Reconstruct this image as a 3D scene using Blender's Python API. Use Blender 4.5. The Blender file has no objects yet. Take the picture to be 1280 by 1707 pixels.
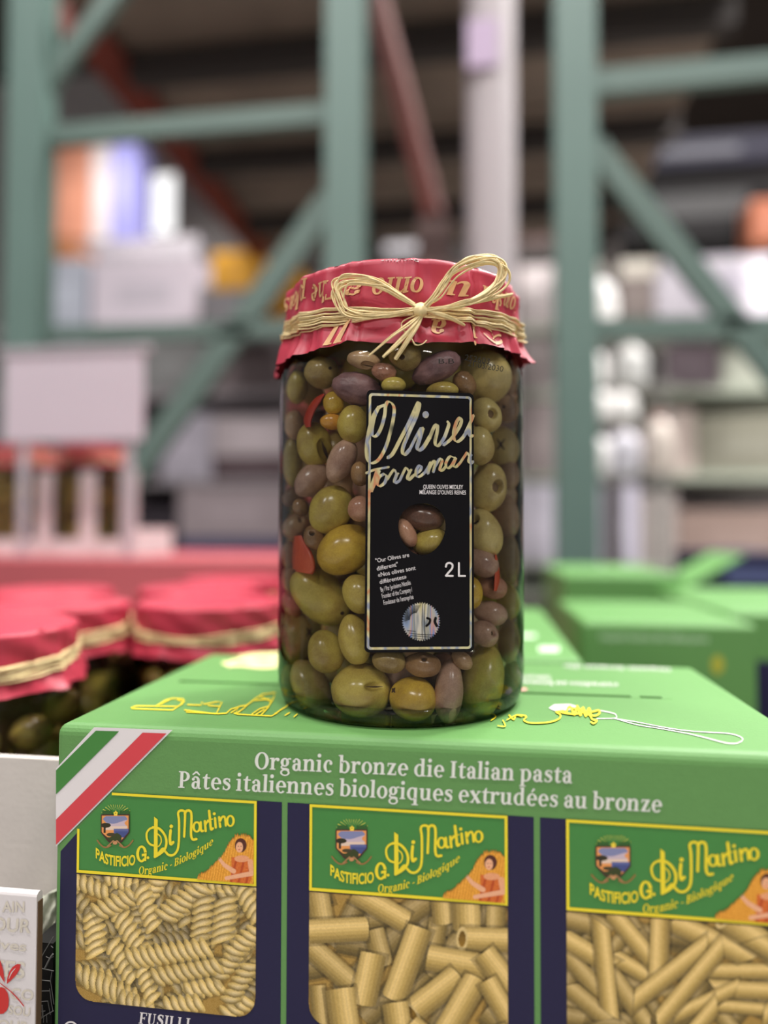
import bpy, math, random
import numpy as np
from mathutils import Vector, Matrix, noise
from mathutils.geometry import delaunay_2d_cdt

random.seed(7)
rng = np.random.default_rng(5)
SC = bpy.context.scene
COL = SC.collection

# ------------------------------------------------------------------ camera
F = 1123.95                      # focal length in pixels of the 1280 x 1707 frame
YAW, PITCH, ROLL = 0.13617, 0.02714, 0.00242
ZT = 1.0                         # top of the pasta carton
ZC = ZT + 0.085                  # eye height
FW = Vector((-math.sin(YAW) * math.cos(PITCH), math.cos(YAW) * math.cos(PITCH), math.sin(PITCH)))
_r = Vector((math.cos(YAW), math.sin(YAW), 0))
_u = _r.cross(FW)
RT = _r * math.cos(ROLL) + _u * math.sin(ROLL)
UP = -_r * math.sin(ROLL) + _u * math.cos(ROLL)
EYE = Vector((0, 0, ZC))
cam_data = bpy.data.cameras.new('camera')
cam = bpy.data.objects.new('camera', cam_data)
COL.objects.link(cam)
cam.matrix_world = Matrix(((RT.x, UP.x, -FW.x, EYE.x), (RT.y, UP.y, -FW.y, EYE.y), (RT.z, UP.z, -FW.z, EYE.z), (0, 0, 0, 1)))
cam_data.sensor_fit = 'VERTICAL'
cam_data.sensor_height = 36.0
cam_data.lens = F * 36.0 / 1707.0
cam_data.clip_start = 0.02
cam_data.clip_end = 200
cam_data.dof.use_dof = True
cam_data.dof.focus_distance = 0.294
cam_data.dof.aperture_fstop = 2.05
SC.camera = cam

# ------------------------------------------------------------------ exposure, world, lamps
SC.view_settings.view_transform = 'Standard'
SC.view_settings.look = 'None'
SC.view_settings.gamma = 1.0
SC.view_settings.exposure = -0.35
SC.view_settings.use_curve_mapping = False
SC.cycles.max_bounces = 10
SC.cycles.transparent_max_bounces = 24
SC.cycles.caustics_refractive = False
SC.cycles.caustics_reflective = False
SC.cycles.sample_clamp_indirect = 6.0

W = bpy.data.worlds.new('warehouse_air')
SC.world = W
W.use_nodes = True
W.node_tree.nodes['Background'].inputs[0].default_value = (0.80, 0.78, 0.80, 1)
W.node_tree.nodes['Background'].inputs[1].default_value = 0.46


def lamp(x, y, z, w, d, power, color=(1, 0.97, 0.94)):
    l = bpy.data.lights.new('bay_and_fill_light', 'AREA')
    l.shape = 'RECTANGLE'
    l.size, l.size_y = w, d
    l.energy = power
    l.color = color
    o = bpy.data.objects.new('bay_and_fill_light', l)
    o.location = (x, y, z)
    COL.objects.link(o)
    return o


LAMPS = [(-2.8, -4.2, 5.2, 130), (0.0, -4.2, 5.2, 130), (2.8, -4.2, 5.2, 130),  # unseen row behind the camera, added to light the jar from the front
         (-1.8, -0.5, 5.6, 140), (0.3, -0.7, 5.6, 140), (2.4, -0.5, 5.6, 140), (-2.4, 1.6, 5.6, 150), (0.9, 1.6, 5.6, 140), (2.6, 2.5, 5.6, 460),  # last one moved and strengthened to brighten the white jugs
         (1.8, 4.2, 5.6, 280), (4.6, 6.0, 5.6, 180), (-3.2, 6.2, 5.6, 115)]
for lx, ly, lz, lp in LAMPS:
    lamp(lx, ly, lz, 0.9, 0.35, lp)


# ------------------------------------------------------------------ pixel -> place helpers
def ray(px, py):
    return FW + RT * ((px - 640.0) / F) - UP * ((py - 853.5) / F)


def at(px, py, y):
    """point of the plane (world depth y) seen at a pixel of the photograph"""
    d = ray(px, py)
    return EYE + d * (y / d.y)


def on_top(px, py, eps=0.0003):
    d = ray(px, py)
    return EYE + d * ((ZT + eps - ZC) / d.z)


def project(p):
    q = p - EYE
    z = q.dot(FW)
    return 640 + F * q.dot(RT) / z, 853.5 - F * q.dot(UP) / z


YF = 0.2761                      # front face of the carton
XL, XR = -0.1825, 0.1349
DEP = 0.1714
PL, PW, PP = -0.1718, 0.0806, 0.1033
VT, VB, VW = 0.0284, 0.0636, 0.1178


def on_front(px, py, eps=0.0003):
    return at(px, py, YF - eps)


# jar axis
JR = 0.0624
_d = ray(667, 1160)
_h = Vector((_d.x, _d.y, 0)).normalized()
JC = Vector((_h.x * 0.349, _h.y * 0.349, ZT))
JF = -_h                         # horizontal direction jar -> camera
JS = Vector((-JF.y, JF.x, 0))    # to the right in the picture


def on_cyl(px, py, r, c=JC):
    d = ray(px, py)
    o = EYE - c
    a = d.x * d.x + d.y * d.y
    b = o.x * d.x + o.y * d.y
    k = o.x * o.x + o.y * o.y - r * r
    q = b * b - a * k
    t = (-b - math.sqrt(q)) / a if q > 0 else -b / a
    p = EYE + d * t
    if q <= 0:
        v = Vector((p.x - c.x, p.y - c.y, 0)).normalized() * r
        p = Vector((c.x + v.x, c.y + v.y, p.z))
    return p


def phi_z(p):
    v = p - JC
    return math.atan2(v.dot(JS), v.dot(JF)), p.z - ZT


def cyl_pt(phi, z, r, c=JC):
    v = JF * math.cos(phi) + JS * math.sin(phi)
    return Vector((c.x + v.x * r, c.y + v.y * r, c.z + z))


# ------------------------------------------------------------------ materials
def lin(c):
    def f(v):
        v /= 255.0
        return v / 12.92 if v <= 0.04045 else ((v + 0.055) / 1.055) ** 2.4
    return (f(c[0]), f(c[1]), f(c[2]), 1.0)


MATS = {}


def mat(name, rgb, rough=0.6, metal=0.0, var=0.08, scale=60.0, bump=0.0, bump_scale=200.0, spec=0.4, emit=0.0, coat=0.0):
    if name in MATS:
        return MATS[name]
    m = bpy.data.materials.new(name)
    m.use_nodes = True
    nt = m.node_tree
    b = nt.nodes['Principled BSDF']
    tc = nt.nodes.new('ShaderNodeTexCoord')
    nz = nt.nodes.new('ShaderNodeTexNoise')
    nz.inputs['Scale'].default_value = scale
    nz.inputs['Detail'].default_value = 1.6
    nt.links.new(tc.outputs['Object'], nz.inputs['Vector'])
    mix = nt.nodes.new('ShaderNodeMix')
    mix.data_type = 'RGBA'
    c = lin(rgb)
    mix.inputs['A'].default_value = tuple(max(0, v * (1 - var)) for v in c[:3]) + (1,)
    mix.inputs['B'].default_value = tuple(min(1, v * (1 + var)) for v in c[:3]) + (1,)
    nt.links.new(nz.outputs['Fac'], mix.inputs['Factor'])
    nt.links.new(mix.outputs['Result'], b.inputs['Base Color'])
    b.inputs['Roughness'].default_value = rough
    b.inputs['Metallic'].default_value = metal
    b.inputs['Specular IOR Level'].default_value = spec
    b.inputs['Coat Weight'].default_value = coat
    if emit:
        b.inputs['Emission Color'].default_value = c
        b.inputs['Emission Strength'].default_value = emit
    if bump:
        n2 = nt.nodes.new('ShaderNodeTexNoise')
        n2.inputs['Scale'].default_value = bump_scale
        n2.inputs['Detail'].default_value = 3
        nt.links.new(tc.outputs['Object'], n2.inputs['Vector'])
        bp = nt.nodes.new('ShaderNodeBump')
        bp.inputs['Strength'].default_value = bump
        bp.inputs['Distance'].default_value = 0.001
        nt.links.new(n2.outputs['Fac'], bp.inputs['Height'])
        nt.links.new(bp.outputs['Normal'], b.inputs['Normal'])
    MATS[name] = m
    return m


def print_mat(name, rough=0.55):
    m = bpy.data.materials.new(name)
    m.use_nodes = True
    nt = m.node_tree
    b = nt.nodes['Principled BSDF']
    a = nt.nodes.new('ShaderNodeAttribute')
    a.attribute_name = 'ink'
    nt.links.new(a.outputs['Color'], b.inputs['Base Color'])
    b.inputs['Roughness'].default_value = rough
    b.inputs['Specular IOR Level'].default_value = 0.3
    return m


def thin_glass(name, tint, ior=1.3, rough=0.01):
    m = bpy.data.materials.new(name)
    m.use_nodes = True
    nt = m.node_tree
    nt.nodes.remove(nt.nodes['Principled BSDF'])
    out = nt.nodes['Material Output']
    tr = nt.nodes.new('ShaderNodeBsdfTransparent')
    tr.inputs[0].default_value = tint
    gl = nt.nodes.new('ShaderNodeBsdfGlossy')
    gl.inputs['Roughness'].default_value = rough
    fr = nt.nodes.new('ShaderNodeFresnel')
    fr.inputs['IOR'].default_value = ior
    nz = nt.nodes.new('ShaderNodeTexNoise')
    nz.inputs['Scale'].default_value = 26
    tc = nt.nodes.new('ShaderNodeTexCoord')
    nt.links.new(tc.outputs['Object'], nz.inputs['Vector'])
    bp = nt.nodes.new('ShaderNodeBump')
    bp.inputs['Strength'].default_value = 0.25
    bp.inputs['Distance'].default_value = 0.002
    nt.links.new(nz.outputs['Fac'], bp.inputs['Height'])
    nt.links.new(bp.outputs['Normal'], gl.inputs['Normal'])
    mx = nt.nodes.new('ShaderNodeMixShader')
    nt.links.new(fr.outputs[0], mx.inputs[0])
    nt.links.new(tr.outputs[0], mx.inputs[1])
    nt.links.new(gl.outputs[0], mx.inputs[2])
    nt.links.new(mx.outputs[0], out.inputs['Surface'])
    return m


# ------------------------------------------------------------------ mesh helpers
class MB:
    def __init__(s):
        s.v, s.f = [], []

    def poly(s, pts):
        b = len(s.v)
        s.v.extend(tuple(p) for p in pts)
        s.f.append(tuple(range(b, b + len(pts))))

    def grid(s, rows, closed=False):
        b = len(s.v)
        n = len(rows[0])
        for r in rows:
            s.v.extend(tuple(p) for p in r)
        for i in range(len(rows) - 1):
            for j in range(n if closed else n - 1):
                k = (j + 1) % n
                s.f.append((b + i * n + j, b + i * n + k, b + (i + 1) * n + k, b + (i + 1) * n + j))

    def box(s, x0, x1, y0, y1, z0, z1):
        b = len(s.v)
        s.v.extend([(x0, y0, z0), (x1, y0, z0), (x1, y1, z0), (x0, y1, z0), (x0, y0, z1), (x1, y0, z1), (x1, y1, z1), (x0, y1, z1)])
        s.f.extend(tuple(b + i for i in q) for q in ((0, 3, 2, 1), (4, 5, 6, 7), (0, 1, 5, 4), (1, 2, 6, 5), (2, 3, 7, 6), (3, 0, 4, 7)))

    def tube(s, pts, r, n=8, flat=1.0, cap=True):
        pts = [Vector(p) for p in pts]
        rows = []
        side = None
        for i, p in enumerate(pts):
            t = (pts[min(i + 1, len(pts) - 1)] - pts[max(i - 1, 0)])
            t = t.normalized() if t.length > 1e-9 else Vector((0, 0, 1))
            if side is None:
                side = t.cross(Vector((0.3, 0.2, 1))).normalized()
            side = (side - t * side.dot(t)).normalized()
            o = t.cross(side)
            rr = r[i] if isinstance(r, (list, tuple)) else r
            rows.append([p + side * (math.cos(a) * rr) + o * (math.sin(a) * rr * flat) for a in (2 * math.pi * k / n for k in range(n))])
        s.grid(rows, closed=True)
        if cap:
            s.poly(rows[0][::-1])
            s.poly(rows[-1])

    def lathe(s, prof, n=96, c=(0, 0, 0)):
        rows = [[(c[0] + r * math.cos(2 * math.pi * k / n), c[1] + r * math.sin(2 * math.pi * k / n), c[2] + z) for k in range(n)] for r, z in prof]
        s.grid(rows, closed=True)

    def flat(s, polys, fn):
        for p in polys:
            s.poly([fn(*q) for q in p])

    def build(s, name, m, parent=None, smooth=False, bevel=0.0, segs=2, origin=None):
        me = bpy.data.meshes.new(name)
        vs = s.v
        if len(vs) == sum(len(f) for f in s.f) and len(s.f) > 1 and name not in ('front_label', 'foil_border', 'foil_seal'):
            # inks overlap where strokes cross: lay each stroke piece a few microns apart
            vs = list(vs)
            for k, f in enumerate(s.f):
                a, b_, c_ = (Vector(vs[i]) for i in f[:3])
                nn = (b_ - a).cross(c_ - a)
                if nn.length > 1e-14:
                    nn = nn.normalized() * ((k % 23) * 3e-6)
                    if nn.dot(EYE - a) < 0:
                        nn = -nn
                    for i in f:
                        vs[i] = (vs[i][0] + nn.x, vs[i][1] + nn.y, vs[i][2] + nn.z)
        if origin is not None:
            vs = [(v[0] - origin[0], v[1] - origin[1], v[2] - origin[2]) for v in vs]
        me.from_pydata(vs, [], s.f)
        me.update()
        if m is not None:
            me.materials.append(m)
        if smooth:
            me.polygons.foreach_set('use_smooth', [True] * len(me.polygons))
        o = bpy.data.objects.new(name, me)
        COL.objects.link(o)
        if origin is not None:
            o.location = origin
        if bevel:
            md = o.modifiers.new('bevel', 'BEVEL')
            md.width = bevel
            md.segments = segs
            md.limit_method = 'ANGLE'
        if parent is not None:
            o.parent = parent
            if origin is None:
                o.matrix_parent_inverse = parent.matrix_world.inverted()
        return o


def tag(o, label, cat, group=None, kind=None):
    o['label'] = label
    o['category'] = cat
    if group:
        o['group'] = group
    if kind:
        o['kind'] = kind
    return o


def thing(name, label, cat, loc=(0, 0, 0), group=None):
    o = bpy.data.objects.new(name, None)
    o.empty_display_size = 0.02
    o.location = loc
    o.matrix_world = Matrix.Translation(loc)
    COL.objects.link(o)
    return tag(o, label, cat, group)


def structure(o):
    o['kind'] = 'structure'
    return o


def cr(pts, n=6):
    """Catmull-Rom through points of any size"""
    P = [np.array(p, float) for p in pts]
    if len(P) < 3:
        return [tuple(P[0] + (P[-1] - P[0]) * t) for t in np.linspace(0, 1, n + 1)]
    P = [2 * P[0] - P[1]] + P + [2 * P[-1] - P[-2]]
    out = []
    for i in range(1, len(P) - 2):
        a, b, c, d = P[i - 1], P[i], P[i + 1], P[i + 2]
        for k in range(n):
            t = k / n
            out.append(tuple(0.5 * (2 * b + (c - a) * t + (2 * a - 5 * b + 4 * c - d) * t * t + (3 * b - a - 3 * c + d) * t ** 3)))
    out.append(tuple(P[-2]))
    return out


def ribbon(pts, w, n=6, smooth=True, nib=None):
    """2D stroke -> list of quads. w number or list; nib = (thick, thin, angle) makes a broad pen"""
    if isinstance(w, (list, tuple)):
        q = [tuple(p) + (ww,) for p, ww in zip(pts, w)]
    else:
        q = [tuple(p) + (w,) for p in pts]
    if smooth:
        q = cr(q, n)
    q = np.array(q, float)
    d = np.gradient(q[:, :2], axis=0)
    d /= np.maximum(np.linalg.norm(d, axis=1, keepdims=True), 1e-9)
    nrm = np.stack([-d[:, 1], d[:, 0]], 1)
    hw = q[:, 2:3] / 2
    if nib:
        ang = np.arctan2(d[:, 1], d[:, 0]) - nib[2]
        hw = (nib[1] + (nib[0] - nib[1]) * np.abs(np.sin(ang)))[:, None] / 2
    L, R = q[:, :2] + nrm * hw, q[:, :2] - nrm * hw
    return [[tuple(L[i]), tuple(R[i]), tuple(R[i + 1]), tuple(L[i + 1])] for i in range(len(q) - 1)]


def disc(cx, cy, rx, ry=None, n=20):
    ry = rx if ry is None else ry
    return [[(cx + rx * math.cos(2 * math.pi * k / n), cy + ry * math.sin(2 * math.pi * k / n)) for k in range(n)]]


def round_stroke(pts, w, n=6, smooth=True):
    out = ribbon(pts, w, n, smooth)
    return out + disc(*pts[0], w / 2, n=10) + disc(*pts[-1], w / 2, n=10)


# ------------------------------------------------------------------ a bold serif alphabet (x-height = 1, y up)
TK, TN, SH = 0.265, 0.115, 0.095


def vst(x, y0, y1, w=TK):
    return [[(x - w / 2, y0), (x + w / 2, y0), (x + w / 2, y1), (x - w / 2, y1)]]


def bar(x0, x1, y0, y1):
    return [[(x0, y0), (x1, y0), (x1, y1), (x0, y1)]]


def ser(x, y, l=0.25, r=0.25):
    return bar(x - l, x + r, y, y + SH)


def tser(x, y):
    return [[(x - 0.27, y - 0.1), (x, y - 0.16), (x, y), (x - 0.27, y - 0.03)]]


def ring(cx, cy, rx, ry, a0=0, a1=360, T=TK, t=TN, n=28):
    out = []
    n = max(4, int(n * abs(a1 - a0) / 360))
    P = []
    for k in range(n + 1):
        a = math.radians(a0 + (a1 - a0) * k / n)
        c, s = math.cos(a), math.sin(a)
        P.append(((cx + rx * c, cy + ry * s), (cx + (rx - T) * c, cy + (ry - t) * s)))
    for i in range(n):
        out.append([P[i][0], P[i + 1][0], P[i + 1][1], P[i][1]])
    return out


def shift(polys, dx, dy=0, sx=1, sy=1):
    return [[(x * sx + dx, y * sy + dy) for x, y in p] for p in polys]


G = {}
G['o'] = (ring(.5, .5, .47, .54), 1.0)
G['c'] = (ring(.5, .5, .45, .54, 48, 312) + disc(.7, .76, .14), .92)
G['e'] = (ring(.5, .5, .46, .54, 0, 318) + bar(.2, .93, .47, .58), .97)
_st = vst(.24, 0, 1) + ser(.24, 0) + tser(.24, 1)
G['b'] = (vst(.24, 0, 1.5) + tser(.24, 1.5) + ring(.52, .5, .48, .54, -150, 150), 1.06)
G['d'] = (vst(.8, 0, 1.5) + tser(.8, 1.5) + ser(.8, 0, 0, .28) + ring(.52, .5, .48, .54, 30, 330), 1.13)
G['p'] = (vst(.24, -.46, 1) + tser(.24, 1) + ser(.24, -.46, .26, .3) + ring(.52, .5, .48, .54, -150, 150), 1.06)
G['q'] = (vst(.8, -.46, 1.02) + ser(.8, -.46, .3, .26) + ring(.52, .5, .48, .54, 30, 330), 1.1)
G['a'] = (vst(.66, .06, .72) + ribbon([(.2, .82), (.32, .97), (.5, .96), (.63, .82), (.66, .66)], [.1, .12, .15, .24, .26]) + disc(.2, .78, .13)
          + ring(.4, .29, .34, .33, 50, 330) + ribbon([(.66, .14), (.76, .03), (.92, .06)], [.2, .12, .08]), .95)
G['g'] = (ring(.42, .66, .38, .37) + ribbon([(.68, .92), (.8, .97), (.96, .96)], [.1, .12, .14]) + ribbon([(.22, .38), (.12, .24), (.24, .13), (.6, .08), (.82, .0)], [.1, .14, .15, .2, .16])
          + ring(.46, -.2, .43, .28, 0, 360, .17, .1), .98)
G['i'] = (_st + disc(.23, 1.36, .165), .52)
G['l'] = (vst(.24, 0, 1.5) + ser(.24, 0) + tser(.24, 1.5), .52)
G['n'] = (_st + ribbon([(.34, .72), (.48, .92), (.66, .95), (.8, .84), (.84, .66)], [.09, .13, .17, .25, .265]) + vst(.84, 0, .7) + ser(.84, 0), 1.14)
G['m'] = (_st + ribbon([(.34, .72), (.48, .92), (.66, .95), (.8, .84), (.84, .66)], [.09, .13, .17, .25, .265]) + vst(.84, 0, .7) + ser(.84, 0)
          + shift(ribbon([(.34, .72), (.48, .92), (.66, .95), (.8, .84), (.84, .66)], [.09, .13, .17, .25, .265]) + vst(.84, 0, .7) + ser(.84, 0), .6), 1.74)
G['h'] = (vst(.24, 0, 1.5) + ser(.24, 0) + tser(.24, 1.5) + ribbon([(.34, .72), (.48, .92), (.66, .95), (.8, .84), (.84, .66)], [.09, .13, .17, .25, .265]) + vst(.84, 0, .7) + ser(.84, 0), 1.14)
G['r'] = (_st + ribbon([(.34, .68), (.48, .9), (.64, .95)], [.08, .13, .16]) + disc(.69, .87, .145), .84)
G['s'] = (ribbon([(.66, .82), (.54, .94), (.36, .95), (.2, .84), (.22, .68), (.42, .55), (.6, .42), (.64, .22), (.5, .06), (.28, .05), (.14, .18)],
                 [.1, .11, .13, .2, .25, .27, .25, .2, .13, .11, .1]) + vst(.66, .7, .98, .09) + vst(.12, .02, .32, .09), .8)
G['t'] = ([[(.18, .15), (.44, .15), (.44, 1.28), (.34, 1.28), (.18, 1.0)]] + bar(.04, .7, .89, 1.0) + ribbon([(.31, .22), (.36, .08), (.5, .05), (.68, .14)], [.26, .2, .14, .09]), .7)
G['u'] = (vst(.24, .22, 1) + tser(.24, 1) + ribbon([(.24, .26), (.32, .1), (.5, .05), (.7, .2)], [.265, .2, .14, .09]) + vst(.82, 0, 1) + tser(.82, 1) + ser(.82, 0, 0, .28), 1.12)
G['x'] = (ribbon([(.16, 1), (.84, 0)], .29, smooth=False) + ribbon([(.84, 1), (.16, 0)], .12, smooth=False) + ser(.2, .905, .2, .2) + ser(.8, .905, .17, .17) + ser(.2, 0, .17, .17) + ser(.82, 0, .2, .2), 1.0)
G['z'] = (bar(.1, .82, .88, 1) + bar(.08, .86, 0, .12) + ribbon([(.66, .95), (.24, .05)], .27, smooth=False) + vst(.13, .7, 1, .09) + vst(.82, 0, .32, .09), .92)
G['w'] = (ribbon([(.16, 1), (.42, 0)], .25, smooth=False) + ribbon([(.42, 0), (.66, 1)], .11, smooth=False) + ribbon([(.66, 1), (.92, 0)], .25, smooth=False) + ribbon([(.92, 0), (1.15, 1)], .11, smooth=False), 1.3)
_cs = vst(.28, 0, 1.4, .28) + ser(.28, 0, .28, .28) + ser(.28, 1.305, .28, .2)
G['P'] = (_cs + ring(.5, .98, .5, .42, -90, 90, .28, .11) + bar(.28, .5, 1.29, 1.4) + bar(.28, .5, .56, .67), 1.06)
G['O'] = (ring(.66, .7, .62, .74, 0, 360, .29, .11), 1.34)
G['I'] = (vst(.32, 0, 1.4, .28) + ser(.32, 0, .28, .28) + ser(.32, 1.305, .28, .28), .66)
G['B'] = (_cs + ring(.5, 1.05, .44, .35, -90, 90, .27, .1) + bar(.28, .5, 1.3, 1.4) + ring(.52, .38, .5, .38, -90, 90, .28, .11) + bar(.28, .52, 0, .11) + bar(.28, .52, .66, .76), 1.12)
G['F'] = (_cs + bar(.28, 1.0, 1.29, 1.4) + vst(.97, 1.02, 1.4, .09) + bar(.28, .75, .66, .77) + vst(.74, .52, .9, .09), 1.06)
G['L'] = (_cs + bar(.28, 1.0, 0, .11) + vst(.97, 0, .4, .09), 1.08)
G['U'] = (vst(.3, .4, 1.4, .28) + ser(.3, 1.305, .28, .25) + ribbon([(.3, .45), (.38, .14), (.62, .04), (.88, .16), (.98, .45)], [.28, .2, .13, .11, .11]) + vst(.98, .4, 1.4, .11) + ser(.98, 1.305, .2, .2), 1.24)
G['S'] = (shift(G['s'][0], .04, 0, 1.25, 1.4), 1.04)
G['T'] = (vst(.6, 0, 1.4, .28) + ser(.6, 0) + bar(.06, 1.14, 1.28, 1.4) + vst(.1, 1.0, 1.4, .09) + vst(1.1, 1.0, 1.4, .09), 1.2)
G['é'] = (G['e'][0] + ribbon([(.42, 1.14), (.66, 1.42)], [.1, .2], smooth=False), .97)
G['â'] = (G['a'][0] + ribbon([(.12, 1.15), (.45, 1.42)], [.1, .16], smooth=False) + ribbon([(.45, 1.42), (.76, 1.15)], [.16, .1], smooth=False), .95)
G['-'] = (bar(.1, .55, .42, .58), .65)
G[' '] = ([], .42)


def serif(s, gap=0.06):
    out, x = [], 0.0
    for ch in s:
        p, a = G[ch]
        out += shift(p, x)
        x += a + (gap if ch != ' ' else 0)
    return out, x - gap


# ------------------------------------------------------------------ the built-in sans face
_TXT = {}


def sans(s, bold=0.0):
    """list of polygons of the text with cap height 1, and its width"""
    if (s, bold) in _TXT:
        return _TXT[(s, bold)]
    c = bpy.data.curves.new('lettering', 'FONT')
    c.body = s
    c.size = 1.0
    c.offset = bold
    c.resolution_u = 4
    o = bpy.data.objects.new('lettering', c)
    COL.objects.link(o)
    dg = bpy.context.evaluated_depsgraph_get()
    dg.update()
    me = bpy.data.meshes.new_from_object(o.evaluated_get(dg))
    vs = [v.co.copy() for v in me.vertices]
    polys = [[(vs[i].x, vs[i].y) for i in p.vertices] for p in me.polygons]
    bpy.data.objects.remove(o)
    bpy.data.curves.remove(c)
    bpy.data.meshes.remove(me)
    k = 1 / 0.729
    x0 = min(v.x for v in vs)
    polys = [[((x - x0) * k, y * k) for x, y in p] for p in polys]
    r = (polys, (max(v.x for v in vs) - x0) * k)
    _TXT[(s, bold)] = r
    return r


def lay(polys, width, p0, p1, h, fn, shear=0.0):
    """text laid between two pixels p0 -> p1 with height h px for 1 unit, mapped to a surface by fn"""
    p0, p1 = np.array(p0, float), np.array(p1, float)
    d = (p1 - p0) / width
    u = np.array([d[1], -d[0]])
    u = u / np.linalg.norm(u) * h
    out = []
    for p in polys:
        out.append([fn(*(p0 + d * (x + shear * y) + u * y)) for x, y in p])
    return out


def add_polys(mb, polys3):
    for p in polys3:
        mb.poly(p)


# ------------------------------------------------------------------ printed pictures: a fine sheet whose points carry ink
def sheet(name, ink, mask, pts, m, parent):
    """ink HxWx3 sRGB, mask HxW bool, pts HxWx3"""
    H, Wd = mask.shape
    idx = np.arange(H * Wd).reshape(H, Wd)
    ok = mask[:-1, :-1] & mask[1:, :-1] & mask[:-1, 1:] & mask[1:, 1:]
    q = np.stack([idx[:-1, :-1][ok], idx[:-1, 1:][ok], idx[1:, 1:][ok], idx[1:, :-1][ok]], 1)
    used = np.unique(q)
    re = np.full(H * Wd, -1)
    re[used] = np.arange(len(used))
    q = re[q]
    me = bpy.data.meshes.new(name)
    me.from_pydata(pts.reshape(-1, 3)[used].tolist(), [], q.tolist())
    c = np.clip(ink.reshape(-1, 3)[used] / 255.0, 0, 1)
    c = np.where(c <= 0.04045, c / 12.92, ((c + 0.055) / 1.055) ** 2.4)
    at_ = me.attributes.new('ink', 'FLOAT_COLOR', 'POINT')
    at_.data.foreach_set('color', np.concatenate([c, np.ones((len(c), 1))], 1).ravel().astype(np.float32))
    me.materials.append(m)
    o = bpy.data.objects.new(name, me)
    COL.objects.link(o)
    o.parent = parent
    o.matrix_parent_inverse = parent.matrix_world.inverted()
    return o


def copy_part(o, parent, dx):
    c = o.copy()
    COL.objects.link(c)
    c.parent = parent
    c.matrix_parent_inverse = parent.matrix_world.inverted()
    c.location = o.location + Vector((dx, 0, 0))
    return c

# ================================================================== the building
m_floor = mat('polished_concrete', (150, 146, 142), 0.35, var=0.15, scale=1.5)
m_wall = mat('painted_block_wall', (172, 166, 164), 0.8, var=0.08, scale=2)
m_ceil = mat('dark_roof_deck', (74, 64, 58), 0.9, var=0.3, scale=0.8)
b = MB(); b.box(-14, 14, -4, 18, -0.1, 0); structure(b.build('floor', m_floor))
b = MB(); b.box(-14, 14, 14, 14.2, 0, 8.3); structure(b.build('wall_back', m_wall))
b = MB(); b.box(-14, 14, -4, 18, 8.3, 8.5); structure(b.build('ceiling', m_ceil))
m_day = mat('daylit_glass', (255, 255, 255), 0.3, var=0.0, emit=1.5)
for n, (x0, y0, x1, y1) in enumerate(((212, 296, 296, 396), (-60, 60, 26, 290)), 1):
    WY = 8.98 if n == 1 else 13.98
    p, q = at(x0, (y0 + y1) / 2, WY), at(x1, (y0 + y1) / 2, WY)
    za, zb = at((x0 + x1) / 2, y1, WY).z, at((x0 + x1) / 2, y0, WY).z
    w = MB(); w.box(p.x, q.x, WY - .04, WY + .01, za, zb)
    wo = structure(w.build('window_%d' % n, m_day))
    f = MB()
    f.box(p.x - .08, p.x, WY - .08, WY + .02, za - .08, zb + .08); f.box(q.x, q.x + .08, WY - .08, WY + .02, za - .08, zb + .08)
    f.box(p.x, q.x, WY - .08, WY + .02, za - .08, za); f.box(p.x, q.x, WY - .08, WY + .02, zb, zb + .08)
    f.build('window_frame', m_wall, wo)

_a, _c = at(-90, 500, 9.0), at(436, 500, 9.0)
b = MB(); b.box(_a.x, _c.x, 9.0, 9.2, 0, at(200, 118, 9.0).z); structure(b.build('wall_left', m_wall))
m_house = mat('lamp_housing', (150, 150, 150), 0.4)
m_glow = mat('lamp_lens', (255, 250, 245), 0.4, var=0.0, emit=6.0)
_lp = at(440, 292, 11.5)
t = thing('high_bay_lamp', 'white glowing high bay lamp hanging far off under the dark roof', 'lamp', (_lp.x, _lp.y, _lp.z))
h = MB(); h.lathe([(0.02, .35), (0.08, .33), (0.14, .18), (0.40, .05), (0.43, 0), (0.38, 0), (0.1, .12), (0.0, .14)], 40, _lp); h.build('housing', m_house, t, smooth=True)
h = MB(); h.lathe([(0, .0), (.2, -.03), (.375, 0.01)], 40, _lp); h.build('lens', mat('lamp_lens_far', (235, 232, 230), .4, var=0, emit=0.7), t)
h = MB(); h.tube([(_lp.x, _lp.y, _lp.z + .34), (_lp.x, _lp.y, 8.295)], .02); h.build('rod', m_house, t)

# green pallet racking --------------------------------------------------
m_rack = mat('green_rack_paint', (96, 120, 113), 0.45, var=0.06, scale=6)
m_rack_d = mat('green_rack_brace', (92, 112, 105), 0.5, var=0.06, scale=6)
RY = 1.9


def upright(name, px, width, rail, parent):
    """a C-section column with its row of slots, standing on the floor"""
    p = at(px, 500, RY)
    o = MB()
    o.box(p.x - width / 2, p.x + width / 2, RY - .004, RY, 0, 3.4)
    o.box(p.x - width / 2, p.x - width / 2 + .004, RY, RY + .075, 0, 3.4)
    o.box(p.x + width / 2 - .004, p.x + width / 2, RY, RY + .075, 0, 3.4)
    o.box(p.x - width / 2 - .02, p.x + width / 2 + .02, RY - .02, RY + .095, 0, .008)
    o.build(name, m_rack, parent)
    return p.x


def brace(name, a, c, w, parent, dy=0.03):
    p, q = at(a[0], a[1], RY + dy), at(c[0], c[1], RY + dy)
    d = (q - p).normalized()
    s = Vector((-d.z, 0, d.x)) * (w / 2)
    o = MB()
    rows = [[e + s + Vector((0, y, 0)), e - s + Vector((0, y, 0))] for e in (p, q) for y in (0, .034)]
    A, B, C, D = rows
    o.grid([A + B[::-1], C + D[::-1]], closed=True)
    o.poly(A + B[::-1]); o.poly(C + D[::-1])
    return o.build(name, m_rack_d, parent)


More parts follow.
